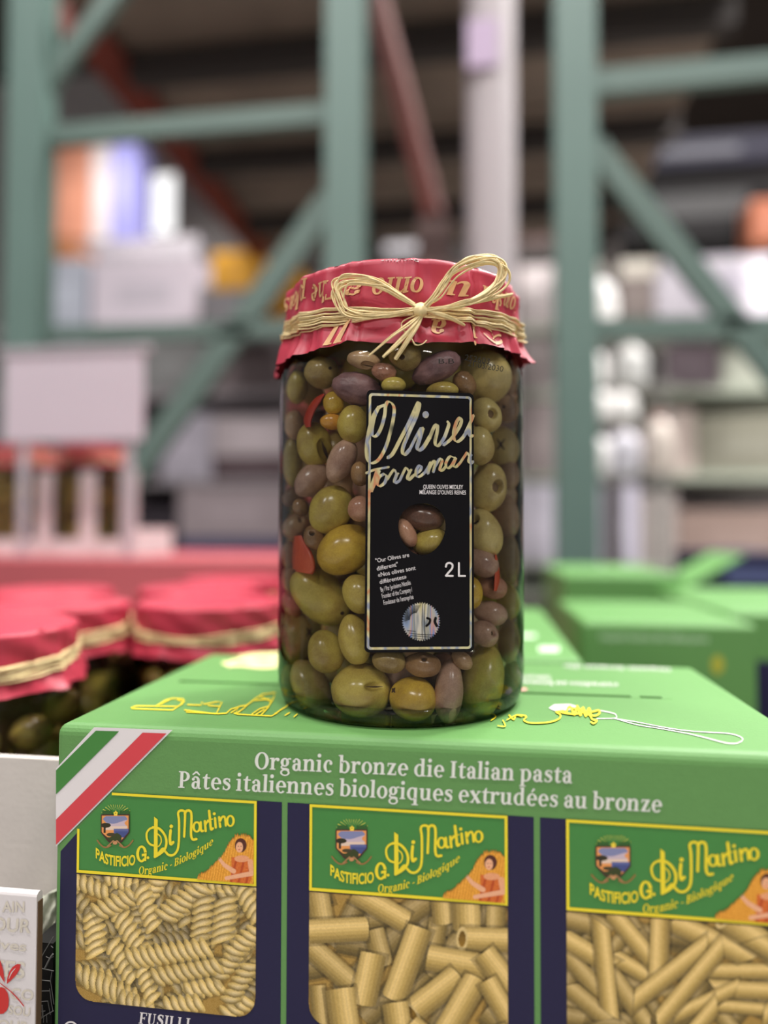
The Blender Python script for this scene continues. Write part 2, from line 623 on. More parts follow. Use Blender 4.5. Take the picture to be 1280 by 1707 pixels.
_p = at(300, 880, RY)
rk = thing('rack_frame', 'green steel rack frame with two posts and braces behind the red-capped jars', 'rack', (_p.x, RY, 0))
upright('post', 36, .118, 0, rk)
upright('post', 573, .116, 0, rk)
brace('crossbar', (70, 224), (540, 186), .058, rk)
brace('crossbar', (70, 556), (540, 545), .050, rk)
brace('diagonal_brace', (48, 170), (220, -60), .055, rk)
brace('diagonal_brace', (548, 330), (60, 1010), .075, rk)
_p = at(1150, 880, RY)
rk2 = thing('rack_frame', 'green steel rack frame with brace behind the right-hand green cartons', 'rack', (_p.x, RY, 0))
upright('post', 962, .112, 0, rk2)
upright('post', 1480, .112, 0, rk2)
brace('crossbar', (985, 135), (1470, 90), .068, rk2)
brace('crossbar', (985, 548), (1470, 540), .060, rk2)
brace('diagonal_brace', (990, 238), (1440, 800), .066, rk2)

# overhead deck of the next rack run, its red beams, a pale building column
m_deck = mat('weathered_deck_boards', (128, 113, 102), 0.85, var=0.35, scale=3)
m_red = mat('rust_red_beam', (120, 52, 40), 0.55, var=0.1, scale=5)
ZD = 3.1


def on_z(px, py, z):
    d = ray(px, py)
    return EYE + d * ((z - ZC) / d.z)


a, c = on_z(118, 40, ZD), on_z(432, 425, ZD)
dk = thing('storage_deck', 'overhead brown board deck edged by a rust red beam', 'rack deck', (a.x, a.y, ZD))
o = MB()
o.tube([a + Vector((0, 0, .05)), c + Vector((0, 0, .05))], .10, 4); o.build('edge_beam', m_red, dk)
for i in range(9):
    y = 2.25 + i * (c.y - 2.2) / 9
    o = MB(); o.box(c.x + (a.x - c.x) * (c.y - y) / (c.y - a.y), 1.0, y, y + .30, ZD + .06 + .02 * (i % 2), ZD + .12 + .02 * (i % 2)); o.build('deck_board', m_deck, dk)
for i in range(4):
    o = MB(); o.box(a.x + .1, 1.0, 2.7 + i * .75, 2.78 + i * .75, ZD - .06, ZD + .06); o.build('cross_joist', mat('dark_joist', (62, 56, 54), .8), dk)
for X in (-0.75, 0.9):
    o = MB(); o.box(X - .05, X + .05, c.y - .1, c.y, 0, ZD + .06); o.build('support_post', mat('dark_joist', (62, 56, 54), .8), dk)

CY_, CR_ = 2.02, .074
p = at(818, 300, CY_)
pc = thing('building_column', 'pale grey building column rising behind the jar', 'column', (p.x, CY_, 0))
o = MB(); o.lathe([(CR_, 0), (CR_, 8.28)], 32, (p.x, CY_, 0)); o.build('shaft', mat('pale_column_paint', (172, 163, 166), .6), pc, smooth=True)
o = MB(); o.lathe([(.0, 0), (.11, 0), (.11, .06), (CR_ + .001, .08)], 32, (p.x, CY_, 0)); o.build('base_collar', mat('pale_column_paint', (172, 163, 166), .6), pc)
_z = at(800, 105, CY_).z
o = MB(); o.box(p.x - .07, p.x + .02, CY_ - CR_ - .012, CY_ - CR_ + .01, _z - .07, _z + .07); o.build('notice_plate', mat('lilac_notice', (178, 158, 184), .6), pc)
p, q = at(612, -60, 2.1), at(724, 360, 2.1)
o = MB(); o.tube([p, q], .040, 4)
m_rust = mat('dark_rust_paint', (92, 40, 32), .55, var=.1, scale=5)
st = thing('rust_red_brace', 'rust red leaning steel brace between green post and pale column', 'brace', (q.x, q.y, q.z))
o.build('brace_bar', m_rust, st)
o = MB(); o.box(q.x - .05, q.x + .05, q.y - .04, q.y + .04, q.z - .1, q.z - .02); o.build('foot_plate', mat('maroon_post', (70, 46, 42), .6), st)
p = at(722, 400, 2.1)
o = MB(); o.box(p.x - .05, p.x + .05, 2.07, 2.13, 0, q.z - .1005)
st2 = thing('steel_post', 'dark maroon steel post under the rust red brace', 'post', (p.x, 2.1, 0))
o.build('post_shaft', mat('maroon_post', (70, 46, 42), .6), st2)
o = MB(); o.box(p.x - .14, p.x + .09, 2.0, 2.2, 0, .02); o.build('base_plate', mat('maroon_post', (70, 46, 42), .6), st2)
p = at(892, 500, 6.45)
st3 = thing('steel_post', 'dark maroon steel post right of the pale column', 'post', (p.x, 6.45, 0))
o = MB(); o.box(p.x - .16, p.x + .16, 6.38, 6.52, 0, 8.29); o.build('post_shaft', mat('maroon_post', (70, 46, 42), .6), st3)
o = MB(); o.box(p.x - .24, p.x + .24, 6.3, 6.6, 0, .02); o.build('base_plate', mat('maroon_post', (70, 46, 42), .6), st3)

# shelving and stock at the back ----------------------------------------
SY = 5.3
m_shelf = mat('grey_shelf_steel', (150, 152, 146), 0.5, var=0.08, scale=4)
m_board_r = mat('pale_green_shelf_lip', (176, 184, 168), 0.5, var=0.06, scale=4)


def zpx(py, Y, px=640):
    return at(px, py, Y).z


LEVELS = {}


def shelving(name, label, px0, px1, levels, mm, Y=SY, dep=0.9, lip=.05):
    x0, x1 = at(px0, 800, Y).x, at(px1, 800, Y).x
    t = thing(name, label, 'shelving', (x0, Y, 0))
    LEVELS.setdefault(Y, []).append((x0, x1, [zpx(l, Y, (px0 + px1) / 2) for l in levels], dep))
    top = max(zpx(l, Y, (px0 + px1) / 2) for l in levels) + .1
    for l in levels:
        z = zpx(l, Y, (px0 + px1) / 2)
        s = MB(); s.box(x0, x1, Y - .02, Y + dep, z - lip, z); s.build('shelf_board', mm, t)
    for X in (x0 - .05, x1):
        s = MB(); s.box(X, X + .05, Y, Y + .08, 0, top); s.box(X, X + .05, Y + dep - .08, Y + dep, 0, top); s.build('shelf_post', mm, t)
    s = MB(); s.box(x0, x1, Y + dep, Y + dep + .03, 0, top + .3); s.build('back_panel', mat('dim_back_panel', (158, 148, 152), .9, var=.15, scale=3), t)
    return t


shelving('shelving_bay', 'long grey shelving bay of cartons seen left of the jar', -40, 560, (948, 800, 655, 540), mat('mauve_grey_shelf', (150, 142, 146), .6))
shelving('shelving_bay', 'grey shelving bay of white goods seen right of the jar', 640, 1420, (985, 940, 790, 650, 540), m_board_r)


def stock(name, label, cat, rgb, x0, y0, x1, y1, Y=SY, dep=.45, group=None, lidrgb=None, dy=0.0):
    px = (x0 + x1) / 2
    Y = Y + dy
    a, c = at(x0, (y0 + y1) / 2, Y), at(x1, (y0 + y1) / 2, Y)
    z0, z1 = zpx(y1, Y, px), zpx(y0, Y, px)
    if Y in LEVELS:
        for X0, X1, zs, dd in LEVELS[Y]:
            up_ = [v for v in zs if v > z0 + .16]
            if X0 - .05 <= (a.x + c.x) / 2 <= X1 + .05 and up_:
                z1 = min(z1, min(up_) - .055)
            if X0 - .05 <= (a.x + c.x) / 2 <= X1 + .05:
                zn = min(zs, key=lambda v: abs(v - z0))
                if abs(zn - z0) < .16:
                    z0 = zn + .0005
                    up = [v for v in zs if v > zn + .01]
                    if up:
                        z1 = min(z1, min(up) - .055)
    t = thing(name, label, cat, ((a.x + c.x) / 2, Y + dep / 2, z0), group)
    o = MB(); o.box(a.x, c.x, Y, Y + dep, z0, z1)
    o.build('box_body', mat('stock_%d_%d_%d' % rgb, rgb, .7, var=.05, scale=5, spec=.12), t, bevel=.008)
    lr = lidrgb or tuple(min(255, int(v * 1.05 + 2)) for v in rgb)
    o = MB(); w = (c.x - a.x) * .5; hh = (z1 - z0)
    o.box((a.x + c.x) / 2 - w / 2, (a.x + c.x) / 2 + w / 2, Y - .004, Y - .0005, z0 + hh * .3, z0 + hh * .62)
    o.build('front_label', mat('stocklabel_%d_%d_%d' % lr, lr, .6), t)
    return t


LILAC, PALE, GREYM = (206, 196, 206), (198, 192, 196), (150, 140, 144)
stock('storage_carton', 'salmon pink carton high up by the left rack post', 'carton', (232, 160, 132), 86, 240, 150, 400, 7.0)
stock('storage_carton', 'blue and lilac tall carton high up beside the salmon carton', 'carton', (150, 148, 205), 184, 225, 222, 400, 7.0)
stock('storage_carton', 'white tall carton between the salmon and the blue cartons', 'carton', (226, 216, 216), 151, 235, 183, 400, 7.0)
stock('storage_carton', 'wide pale grey carton carrying the salmon and white cartons', 'carton', (176, 170, 176), 70, 400, 330, 432, 7.0, lidrgb=(190, 180, 190))
stock('storage_carton', 'tall pale stack under the wide grey carton, behind the shelving', 'carton', (170, 166, 170), 76, 432, 324, 1150, 7.0)
stock('storage_carton', 'small rusty brown carton against the left rack post', 'carton', (178, 120, 84), 72, 392, 112, 432)
stock('storage_carton', 'blue-grey carton below the small brown carton', 'carton', (176, 180, 192), 74, 432, 142, 540)
stock('storage_carton', 'pale blue-grey carton on the second shelf beside the left rack post', 'carton', (150, 152, 162), 74, 560, 142, 655)
stock('storage_carton', 'big lilac white carton above the crossbar', 'carton', LILAC, 152, 432, 330, 540, lidrgb=(188, 180, 190))
stock('storage_carton', 'yellow orange carton left of the diagonal brace', 'carton', (226, 166, 62), 352, 418, 428, 482, 4.7)
stock('storage_carton', 'grey carton under the yellow orange carton', 'carton', (138, 134, 138), 340, 482, 430, 545, 4.7)
stock('storage_carton', 'yellow orange carton right of the diagonal brace', 'carton', (222, 160, 54), 438, 448, 502, 528, 4.9, dep=.3)
stock('storage_carton', 'pale carton under the right yellow orange carton', 'carton', (176, 172, 176), 438, 528, 520, 560, 4.9, dep=.3)
stock('storage_carton', 'grey carton standing right of the big lilac white carton', 'carton', (120, 116, 120), 332, 470, 560, 540)
stock('storage_carton', 'green-grey carton on the second shelf behind the placard', 'carton', (128, 128, 128), 232, 568, 340, 655)
stock('storage_carton', 'brownish grey carton on second shelf near the jar', 'carton', (120, 108, 110), 342, 580, 468, 655)
stock('storage_carton', 'pale violet carton on the third shelf beside the diagonal brace', 'carton', (184, 178, 190), 268, 690, 352, 800)
stock('storage_carton', 'pale grey carton on third shelf close to the jar', 'carton', (190, 178, 182), 354, 692, 478, 760)
stock('storage_carton', 'dark plum carton beneath the pale grey carton near the jar', 'carton', (92, 76, 80), 354, 760, 478, 800)
stock('storage_carton', 'charcoal carton on the bottom shelf behind the tray of jars', 'carton', (62, 56, 62), 226, 846, 296, 948)
stock('storage_carton', 'wide mauve grey carton on bottom shelf left of the jar', 'carton', (170, 156, 160), 298, 806, 480, 898)
stock('storage_carton', 'navy blue carton under the wide mauve grey carton', 'carton', (72, 74, 112), 298, 898, 480, 948)
stock('storage_carton', 'dim grey carton at the foot of the left rack post', 'carton', (110, 104, 108), -25, 668, 60, 800)
stock('storage_carton', 'grey carton behind the tray of red-capped jars', 'carton', (130, 120, 126), 62, 672, 226, 800)
stock('storage_carton', 'dusky carton beneath the tray level at far left', 'carton', (112, 104, 110), -25, 812, 224, 948)
# right of the jar
stock('storage_carton', 'pale carton between pale column and green post', 'carton', (196, 186, 186), 868, 425, 925, 540)
stock('storage_carton', 'grey white carton above the jar lid', 'carton', (186, 184, 190), 640, 385, 738, 540, 5.2)
stock('storage_carton', 'brown carton below the maroon post', 'carton', (120, 104, 100), 742, 425, 866, 540)
stock('storage_carton', 'pale pinkish carton on second shelf left of the green post', 'carton', (184, 174, 174), 868, 556, 936, 650)
stock('storage_carton', 'grey pink carton on third shelf left of the green post', 'carton', (170, 158, 158), 868, 668, 936, 790)
stock('storage_carton', 'bright lilac white carton on the bottom shelf left of the green post', 'carton', (222, 218, 232), 862, 806, 930, 940)
stock('storage_carton', 'cream white flat carton topmost right of the green post', 'carton', (236, 228, 216), 985, 400, 1104, 462, 5.3)
stock('storage_carton', 'grey taupe carton under the cream white flat carton', 'carton', (150, 138, 134), 1020, 462, 1090, 540, 5.3)
stock('storage_carton', 'long lilac white carton behind the right diagonal brace', 'carton', (214, 208, 218), 1092, 405, 1290, 540, lidrgb=(196, 190, 204))
stock('storage_carton', 'dark mauve carton on second shelf behind the right brace', 'carton', (110, 98, 104), 1108, 572, 1200, 650)
stock('storage_carton', 'pale green grey carton at the right edge on second shelf', 'carton', (186, 190, 176), 1204, 585, 1330, 650)
stock('storage_carton', 'olive grey carton on third shelf at far right', 'carton', (136, 134, 120), 1160, 690, 1330, 790)
stock('storage_carton', 'whitish carton with pink tinge on third shelf', 'carton', (206, 190, 182), 1082, 684, 1158, 790)
stock('storage_carton', 'lilac white carton on the fourth shelf right of the green post', 'carton', (204, 200, 216), 985, 808, 1066, 940)
stock('storage_carton', 'grey beige carton on the fourth shelf beside the lilac one', 'carton', (170, 160, 156), 1068, 822, 1128, 940)
stock('storage_carton', 'wide tan brown carton on the fourth shelf at right', 'carton', (150, 130, 122), 1130, 850, 1330, 940)
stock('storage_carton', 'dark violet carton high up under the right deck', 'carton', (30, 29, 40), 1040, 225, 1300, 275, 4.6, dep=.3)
stock('storage_carton', 'near-black box standing in for upper rack shadow beneath the violet carton', 'carton', (19, 17, 18), 1010, 275, 1330, 400, 4.65, dep=.3)  # shadow of the upper rack, put in as a near-black box
stock('storage_carton', 'orange brown carton at the upper right edge', 'carton', (150, 92, 70), 1252, 330, 1340, 405, 4.4, dep=.2)
m_jug = mat('white_jug_plastic', (238, 236, 234), 0.35, var=0.02)
m_jugcap = mat('pale_jug_cap', (214, 206, 200), 0.4)


def jug(px, y0, y1, w, label, mm=None, cap=None):
    Y = STEPS[y1] + .13
    z0 = zpx(y1, STEPS[y1], 1040) + .0005
    z1 = zpx(y0, Y, px)
    p = at(px, (y0 + y1) / 2, Y)
    r = w * 1.02 / F * Y / 2
    h = z1 - z0
    t = thing('jug', label, 'jug', (p.x, p.y, z0), 'white jugs on the shelves')
    o = MB(); o.lathe([(0, 0), (r * .9, 0), (r, h * .08), (r, h * .62), (r * .8, h * .8), (r * .35, h * .9)], 28, (p.x, p.y, z0)); o.build('jug_body', mm or m_jug, t, smooth=True)
    o = MB(); o.lathe([(r * .38, h * .88), (r * .4, h), (0, h)], 20, (p.x, p.y, z0)); o.build('cap', cap or m_jugcap, t)


STEPS = {562: 3.6, 640: 3.3, 694: 3.0, 790: 2.7}
m_ledge = mat('grey_ledge_steel', (150, 150, 146), .5)
_p = at(1045, 800, 3.1)
sh = thing('stepped_stand', 'stepped stand of narrow shelves with white jugs, right of the green post', 'stand', (_p.x, 3.1, 0))
for ly, Y in STEPS.items():
    xa, xb, z = at(962, ly, Y).x, at(1128, ly, Y).x, zpx(ly, Y, 1040)
    o = MB(); o.box(xa, xb, Y, Y + .27, z - .012, z); o.build('step_shelf', m_ledge, sh)
    for X in (xa, xb - .012):
        o = MB(); o.box(X, X + .012, Y + .255, Y + .27, 0, z - .0125); o.build('stand_post', m_ledge, sh)
jug(992, 455, 562, 66, 'big white jug on top ledge right of the green post')
jug(984, 580, 640, 50, 'white jug below the big jug, touching the green post')
jug(1050, 572, 640, 52, 'greyish white jug right of the jug at the green post', mm=mat('grey_jug_plastic', (196, 196, 194), .4))
jug(992, 648, 694, 52, 'low white jug on the middle ledge by the green post')
jug(1036, 652, 694, 46, 'low white jug second on the middle ledge')
jug(988, 720, 790, 56, 'white jug on the bottom ledge by the green post')
jug(1040, 712, 790, 50, 'lilac tinged white jug second on the bottom ledge', mm=mat('lilac_jug_plastic', (222, 220, 230), .4))
jug(1098, 690, 790, 46, 'cream jug with a pinkish cap right on bottom ledge', mm=mat('cream_jug_plastic', (226, 214, 204), .4), cap=mat('pink_cap', (206, 160, 150), .4))

# ================================================================== the pasta carton
m_green = mat('green_print_cardboard', (96, 143, 80), 0.5, var=0.035, scale=260, bump=0.12, bump_scale=900, spec=0.35)
m_navy = mat('navy_print_cardboard', (31, 28, 62), 0.5, var=0.10, scale=500, spec=0.35)
m_yel = mat('yellow_ink', (236, 214, 46), 0.5, var=0.02)
m_white = mat('white_ink', (222, 216, 216), 0.5, var=0.02)
m_flagred = mat('flag_red_ink', (208, 66, 74), 0.5, var=0.03)
m_flaggrn = mat('flag_green_ink', (66, 128, 58), 0.5, var=0.03)
m_hgreen = mat('header_green_ink', (66, 130, 62), 0.5, var=0.04, scale=300)
m_kraft = mat('kraft_inside', (120, 96, 70), 0.8)
CH = 0.205                       # carton height


def carton_shell(x0, x1, y0, y1, ztop, h, parent, gap=True, r=0.005):
    """a closed carton whose two top flaps meet at a slit; the fold along the top edges is rounded"""
    o = MB()
    n = 5
    prof = [(0, -h), (0, -r)] + [(r - r * math.cos(a), -r + r * math.sin(a)) for a in np.linspace(0, math.pi / 2, n + 1)[1:]]
    rows = []
    for d, z in prof:
        q = []
        for cx, cy, sx, sy, a0 in ((x1, y1, -1, -1, 0), (x0, y1, 1, -1, 90), (x0, y0, 1, 1, 180), (x1, y0, -1, 1, 270)):
            for k in range(4):
                a = math.radians(a0 + 30 * k)
                rr = max(.0026 - d, .0006)
                ccx, ccy = cx + sx * (rr + d), cy + sy * (rr + d)
                q.append((ccx + math.cos(a) * rr, ccy + math.sin(a) * rr, ztop + z))
        rows.append(q)
    o.grid(rows, closed=True)
    o.poly(rows[0][::-1])
    ym = (y0 + y1) / 2 if gap is True else gap
    if gap:
        # front and rear flap, slit between them with a recessed floor
        top = rows[-1]
        fr = [p for p in top if p[1] < ym]
        bk = [p for p in top if p[1] >= ym]
        X0, X1 = min(p[0] for p in top), max(p[0] for p in top)
        g = 0.0021
        sl = [(X0 + .012, X0 + (X1 - X0) * .985 - .03)]
        xs0, xs1 = sl[0]
        z = ztop
        o.poly([(X0, ym - g, z), ] + sorted([p for p in fr if p[0] < (X0 + X1) / 2], key=lambda p: -p[1]) + sorted([p for p in fr if p[0] > (X0 + X1) / 2], key=lambda p: p[1]) + [(X1, ym - g, z)])
        o.poly([(X1, ym + g, z)] + sorted([p for p in bk if p[0] > (X0 + X1) / 2], key=lambda p: p[1]) + sorted([p for p in bk if p[0] < (X0 + X1) / 2], key=lambda p: -p[1]) + [(X0, ym + g, z)])
        o.poly([(X0, ym - g, z), (xs0, ym - g, z), (xs0, ym + g, z), (X0, ym + g, z)])
        o.poly([(xs1, ym - g, z), (X1, ym - g, z), (X1, ym + g, z), (xs1, ym + g, z)])
        for (a, c) in ((xs0, xs1),):
            o.poly([(a, ym - g, z), (a, ym - g, z - .008), (c, ym - g, z - .008), (c, ym - g, z)])
            o.poly([(a, ym + g, z), (c, ym + g, z), (c, ym + g, z - .008), (a, ym + g, z - .008)])
            o.poly([(a, ym - g, z - .008), (a, ym + g, z - .008), (c, ym + g, z - .008), (c, ym - g, z - .008)])
    else:
        o.poly(rows[-1])
    return o.build('carton_shell', m_green, parent)


pasta = thing('pasta_carton', 'green and navy pasta carton with windows of printed pasta, carrying the big olive jar', 'carton', ((XL + XR) / 2, YF + DEP / 2, ZT - CH))
carton_shell(XL, XR, YF, YF + DEP, ZT, CH, pasta, gap=YF + 0.0862)
b = MB()
for xx in (on_top(863, 1161, 0).x, on_top(1060, 1163, 0).x, on_top(1110, 1163, 0).x):
    b.box(xx - .0022, xx + .0022, YF + .0862 - .0024, YF + .0862 + .0024, ZT - .002, ZT + .0001)
b.build('slit_bridge', m_green, pasta)

# navy fields, one per pack, with the green lines between them
b = MB()
zt, zb = ZT - VT, ZT - CH + .001
e = YF - .00015
g1, g2 = on_front(474, 1400).x, on_front(895, 1400).x
xl = XL + .0028
pa, pb = on_front(96, 1419), on_front(188, 1331)
b.poly([(xl, e, pa.z), (xl, e, zb), (g1 - .0012, e, zb), (g1 - .0012, e, zt), (pb.x, e, zt)])
b.poly([(g1 + .0012, e, zt), (g1 + .0012, e, zb), (g2 - .0012, e, zb), (g2 - .0012, e, zt)])
b.poly([(g2 + .0012, e, zt), (g2 + .0012, e, zb), (XR - .0028, e, zb), (XR - .0028, e, zt)])
b.build('navy_print', m_navy, pasta)

# Italian flag stripe across the corner
Z3 = lambda x, y: (90 + x * .2734, 1200 + y * .2734)
flag = MB()
flag.poly([on_front(*Z3(*p), .0004) for p in ((245, 45), (722, 62), (12, 774), (12, 297))])
flag = flag.build('flag_stripe', m_white, pasta)
b = MB(); b.poly([on_front(*Z3(*p), .0006) for p in ((255, 66), (396, 70), (12, 454), (12, 308))]); b.build('green_band', m_flaggrn, flag)
b = MB(); b.poly([on_front(*Z3(*p), .0006) for p in ((540, 78), (685, 83), (12, 761), (12, 608))]); b.build('red_band', m_flagred, flag)

# heading
b = MB()
ps, w = serif('Organic bronze die Italian pasta')
add_polys(b, lay(ps, w, (423.5, 1281.5), (954, 1305.5), 19.8, on_front))
ps, w = serif('Pâtes italiennes biologiques extrudées au bronze')
add_polys(b, lay(ps, w, (297, 1313), (1103, 1354), 19.8, on_front))
b.build('printed_heading', mat('heading_white_ink', (220, 222, 212), .5, var=.02), pasta)

Z5 = lambda x, y: (510 + x * .2734, 1330 + y * .2734)
f5 = lambda x, y, eps=.0006: on_front(*Z5(x, y), eps)


def brand_lettering():
    b = MB()

    def S(pts, w, smooth=True, n=6):
        b.flat(round_stroke(pts, w, n, smooth), f5)

    # D
    b.flat([[(538, 208), (562, 226), (564, 456), (538, 468)]], f5)
    S([(548, 276), (512, 284), (490, 312), (492, 352), (510, 382), (540, 394)], 13)
    S([(530, 276), (572, 284), (606, 318), (622, 362), (616, 408), (588, 440), (545, 466)], 16)
    S([(562, 318), (582, 336), (588, 366), (576, 392), (556, 404)], 8)
    # swash + M
    S([(545, 466), (572, 440), (600, 412), (616, 432), (640, 454), (672, 452), (698, 420), (706, 360), (706, 240), (700, 184), (720, 168), (744, 178), (746, 220), (742, 336)], 15)
    S([(744, 190), (758, 170), (782, 174), (790, 210), (788, 320), (800, 354), (824, 352)], 16)
    # i
    S([(650, 296), (646, 350), (652, 384), (668, 372)], 18)
    b.flat(disc(654, 270, 12), f5)
    # artino
    b.flat(ring(826, 274, 30, 36, 0, 360, 17, 11), f5)
    S([(852, 244), (856, 296), (868, 300)], 15)
    S([(880, 238), (886, 300)], 16); S([(884, 262), (896, 242), (912, 238)], 13)
    S([(908, 172), (916, 240), (922, 288), (934, 284)], 17); S([(896, 232), (932, 224)], 7, False)
    S([(948, 218), (954, 278)], 16); b.flat(disc(943, 190, 10), f5)
    S([(976, 212), (984, 274)], 16); S([(982, 240), (996, 212), (1014, 214), (1022, 266)], 14)
    b.flat(ring(1052, 236, 30, 38, 0, 360, 16, 11), f5)
    # PASTIFICIO on a falling curve, letters shrink to the middle
    ps, w = sans('PASTIFICIO', .03)
    bx = np.array([0, .13, .3, .5, .7, .85, 1.0]); by = np.array([468, 492, 512, 522, 524, 520, 514]); ty = np.array([402, 424, 446, 456, 458, 454, 446])

    def warp(x, y):
        u = x / w
        return f5(148 + u * 266, np.interp(u, bx, by) * (1 - y) + np.interp(u, bx, ty) * y)
    b.flat(ps, warp)
    b.flat(ring(456, 446, 36, 54, 40, 350, 19, 14), f5)
    b.flat([[(458, 446), (490, 440), (490, 458), (458, 462)], [(474, 446), (490, 446), (488, 492), (476, 490)]], f5)
    b.flat(disc(500, 470, 9), f5)
    # Organic - Biologique on a rising curve
    ps, w = serif('Organic - Biologique', .03)
    cx = np.array([436, 520, 630, 700, 780, 860, 938.]); cy = np.array([578, 574, 546, 518, 480, 438, 384.])

    def warp2(x, y):
        X = 436 + x / w * 500
        Y = np.interp(X, cx, cy)
        return f5(X + y * 3, Y - y * 36)
    b.flat(ps, warp2)
    return b


def crest_print():
    """the little coat of arms: bay, trees, gold frame and rays"""
    H, Wd = 150, 130
    yy, xx = np.mgrid[0:H, 0:Wd]
    X = 140 + xx * 2.02
    Y = 130 + yy * 2.02
    ink = np.zeros((H, Wd, 3)); ink[:] = (66, 130, 62)
    m = np.zeros((H, Wd), bool)

    def put(mask, c):
        ink[mask] = c; m[mask] = True
    # rays
    ang = np.degrees(np.arctan2(195 - Y, X - 282)); rad = np.hypot(X - 282, (Y - 195) * 1.4)
    put((ang > 8) & (ang < 172) & (rad < 102) & (rad > 30) & (np.mod(ang, 13) < 5), (200, 200, 90))
    put((np.abs(X - 282) < 92) & (Y > 168) & (Y < 196) & (np.abs(Y - 182 - np.sin(X * .2) * 4) < 14) & (np.abs(X - 282) > 25), (52, 92, 44))
    sh = (np.abs(X - 278) < 98 - np.clip(Y - 310, 0, 90) * .85) & (Y > 192) & (Y < 372)
    put(sh, (70, 44, 40))
    inn = (np.abs(X - 278) < 90 - np.clip(Y - 305, 0, 90) * .9) & (Y > 200) & (Y < 364)
    put(inn, (226, 150, 84))
    sky = (np.abs(X - 278) < 72 + 10 * np.sin(Y * .12)) & (Y > 204) & (Y < 292)
    put(sky, (128, 132, 168))
    put(sky & (Y > 240 + 12 * np.sin(X * .03)), (196, 176, 186))
    put(sky & (Y > 268), (222, 196, 176))
    put(inn & (Y > 284) & (Y < 318) & (X > 268), (92, 100, 150))
    put(inn & (Y > 300) & (Y < 342) & (X > 270 + (Y - 300) * .9), (70, 80, 132))
    put((np.hypot((X - 214) / 34, (Y - 262) / 16) < 1) & inn, (52, 48, 30))
    put((np.abs(X - 206) < 7) & (Y > 262) & (Y < 310), (52, 44, 34))
    put(inn & (Y > 326 + 14 * np.sin(X * .06)) & (X < 320), (58, 66, 34))
    put((np.hypot((X - 250) / 30, (Y - 322) / 12) < 1), (70, 62, 40))
    for k in range(5):
        a = math.radians(90 + 72 * k)
        put(np.hypot(X - 280 - 9 * math.cos(a), Y - 186 + 9 * math.sin(a)) < 7, (246, 214, 70))
    # laurel legs
    for sx in (-1, 1):
        for t in np.linspace(0, 1, 40):
            put(np.hypot(X - (278 + sx * (30 + 90 * t)), Y - (392 - 34 * t * t + 18 * math.sin(t * 3.1))) < 6, (150, 110, 64))
            put(np.hypot(X - (278 + sx * (12 + 40 * t)), Y - (362 + 34 * t)) < 5, (166, 124, 82))
    put(np.hypot((X - 278) / 16, (Y - 376) / 12) < 1, (196, 140, 96))
    P = np.array([[tuple(f5(140 + x * 2.02, 130 + y * 2.02, .0008)) for x in range(Wd)] for y in range(H)])
    return ink, m, P


def harvest_print():
    """wheat field and a woman in an orange dress"""
    H, Wd = 150, 170
    yy, xx = np.mgrid[0:H, 0:Wd]
    X = 832 + xx * 2.25
    Y = 300 + yy * 2.3 + (xx * 2.25) * 0.0
    ink = np.zeros((H, Wd, 3))
    r = np.random.default_rng(3)
    jag = r.normal(0, 7, Wd)[None, :]
    edge = np.interp(X, [832, 850, 900, 950, 985, 1020, 1050, 1085, 1140, 1180, 1214], [595, 572, 548, 500, 470, 420, 365, 322, 316, 328, 352]) + jag
    bot = 612 + (X - 832) * 0.083
    m = (Y > edge) & (Y < bot) & (X < 1213)
    st = np.sin(X * .35 + Y * .06 + r.normal(0, 1.2, (H, Wd)))
    ink[:] = (222, 152, 52)
    ink += st[..., None] * np.array((22, 24, 18)) + r.normal(0, 8, (H, Wd, 1))
    ink[m & (Y < edge + 10)] = (156, 100, 44)

    def put(mask, c, n=6):
        k = mask & m
        ink[k] = np.array(c) + r.normal(0, n, (int(k.sum()), 1))
    put(np.abs((Y - 560) - (X - 1060) * .1) < 0, (0, 0, 0))
    dress = (X > 1062 - np.clip(Y - 540, 0, 90) * .1) & (X < 1178 + np.clip(Y - 480, 0, 160) * .25) & (Y > 468)
    put(dress & (np.hypot((X - 1122) / 72, (Y - 560) / 110) < 1.15), (206, 104, 44), 12)
    put(dress & (np.sin(X * .12 + Y * .03) > .6), (180, 76, 34))
    put(np.hypot((X - 1132) / 50, (Y - 480) / 22) < 1, (226, 156, 112))
    put(np.hypot((X - 1124) / 40, (Y - 394) / 46) < 1, (84, 44, 34))
    put(np.hypot((X - 1116) / 24, (Y - 406) / 34) < 1, (232, 172, 132))
    put(np.hypot((X - 1108) / 4, (Y - 400) / 3) < 1, (70, 40, 30), 0); put(np.hypot((X - 1126) / 4, (Y - 400) / 3) < 1, (70, 40, 30), 0)
    put(np.hypot((X - 1115) / 7, (Y - 422) / 3) < 1, (190, 70, 56), 0)

    def limb(p, q, w0, w1, c):
        p, q = np.array(p, float), np.array(q, float)
        d = q - p
        t = np.clip(((X - p[0]) * d[0] + (Y - p[1]) * d[1]) / (d @ d), 0, 1)
        put(np.hypot(X - p[0] - t * d[0], Y - p[1] - t * d[1]) < w0 + (w1 - w0) * t, c)
    limb((1078, 560), (1015, 520), 16, 13, (230, 170, 132)); limb((1015, 520), (958, 452), 12, 8, (230, 170, 132))
    limb((1190, 500), (1200, 570), 18, 16, (228, 164, 122)); limb((1200, 575), (1030, 604), 16, 12, (230, 170, 132))
    P = np.array([[tuple(f5(832 + x * 2.25, 300 + y * 2.3, .0008)) for x in range(Wd)] for y in range(H)])
    return ink, m, P


# ------ printed pasta
RG = np.random.default_rng(11)


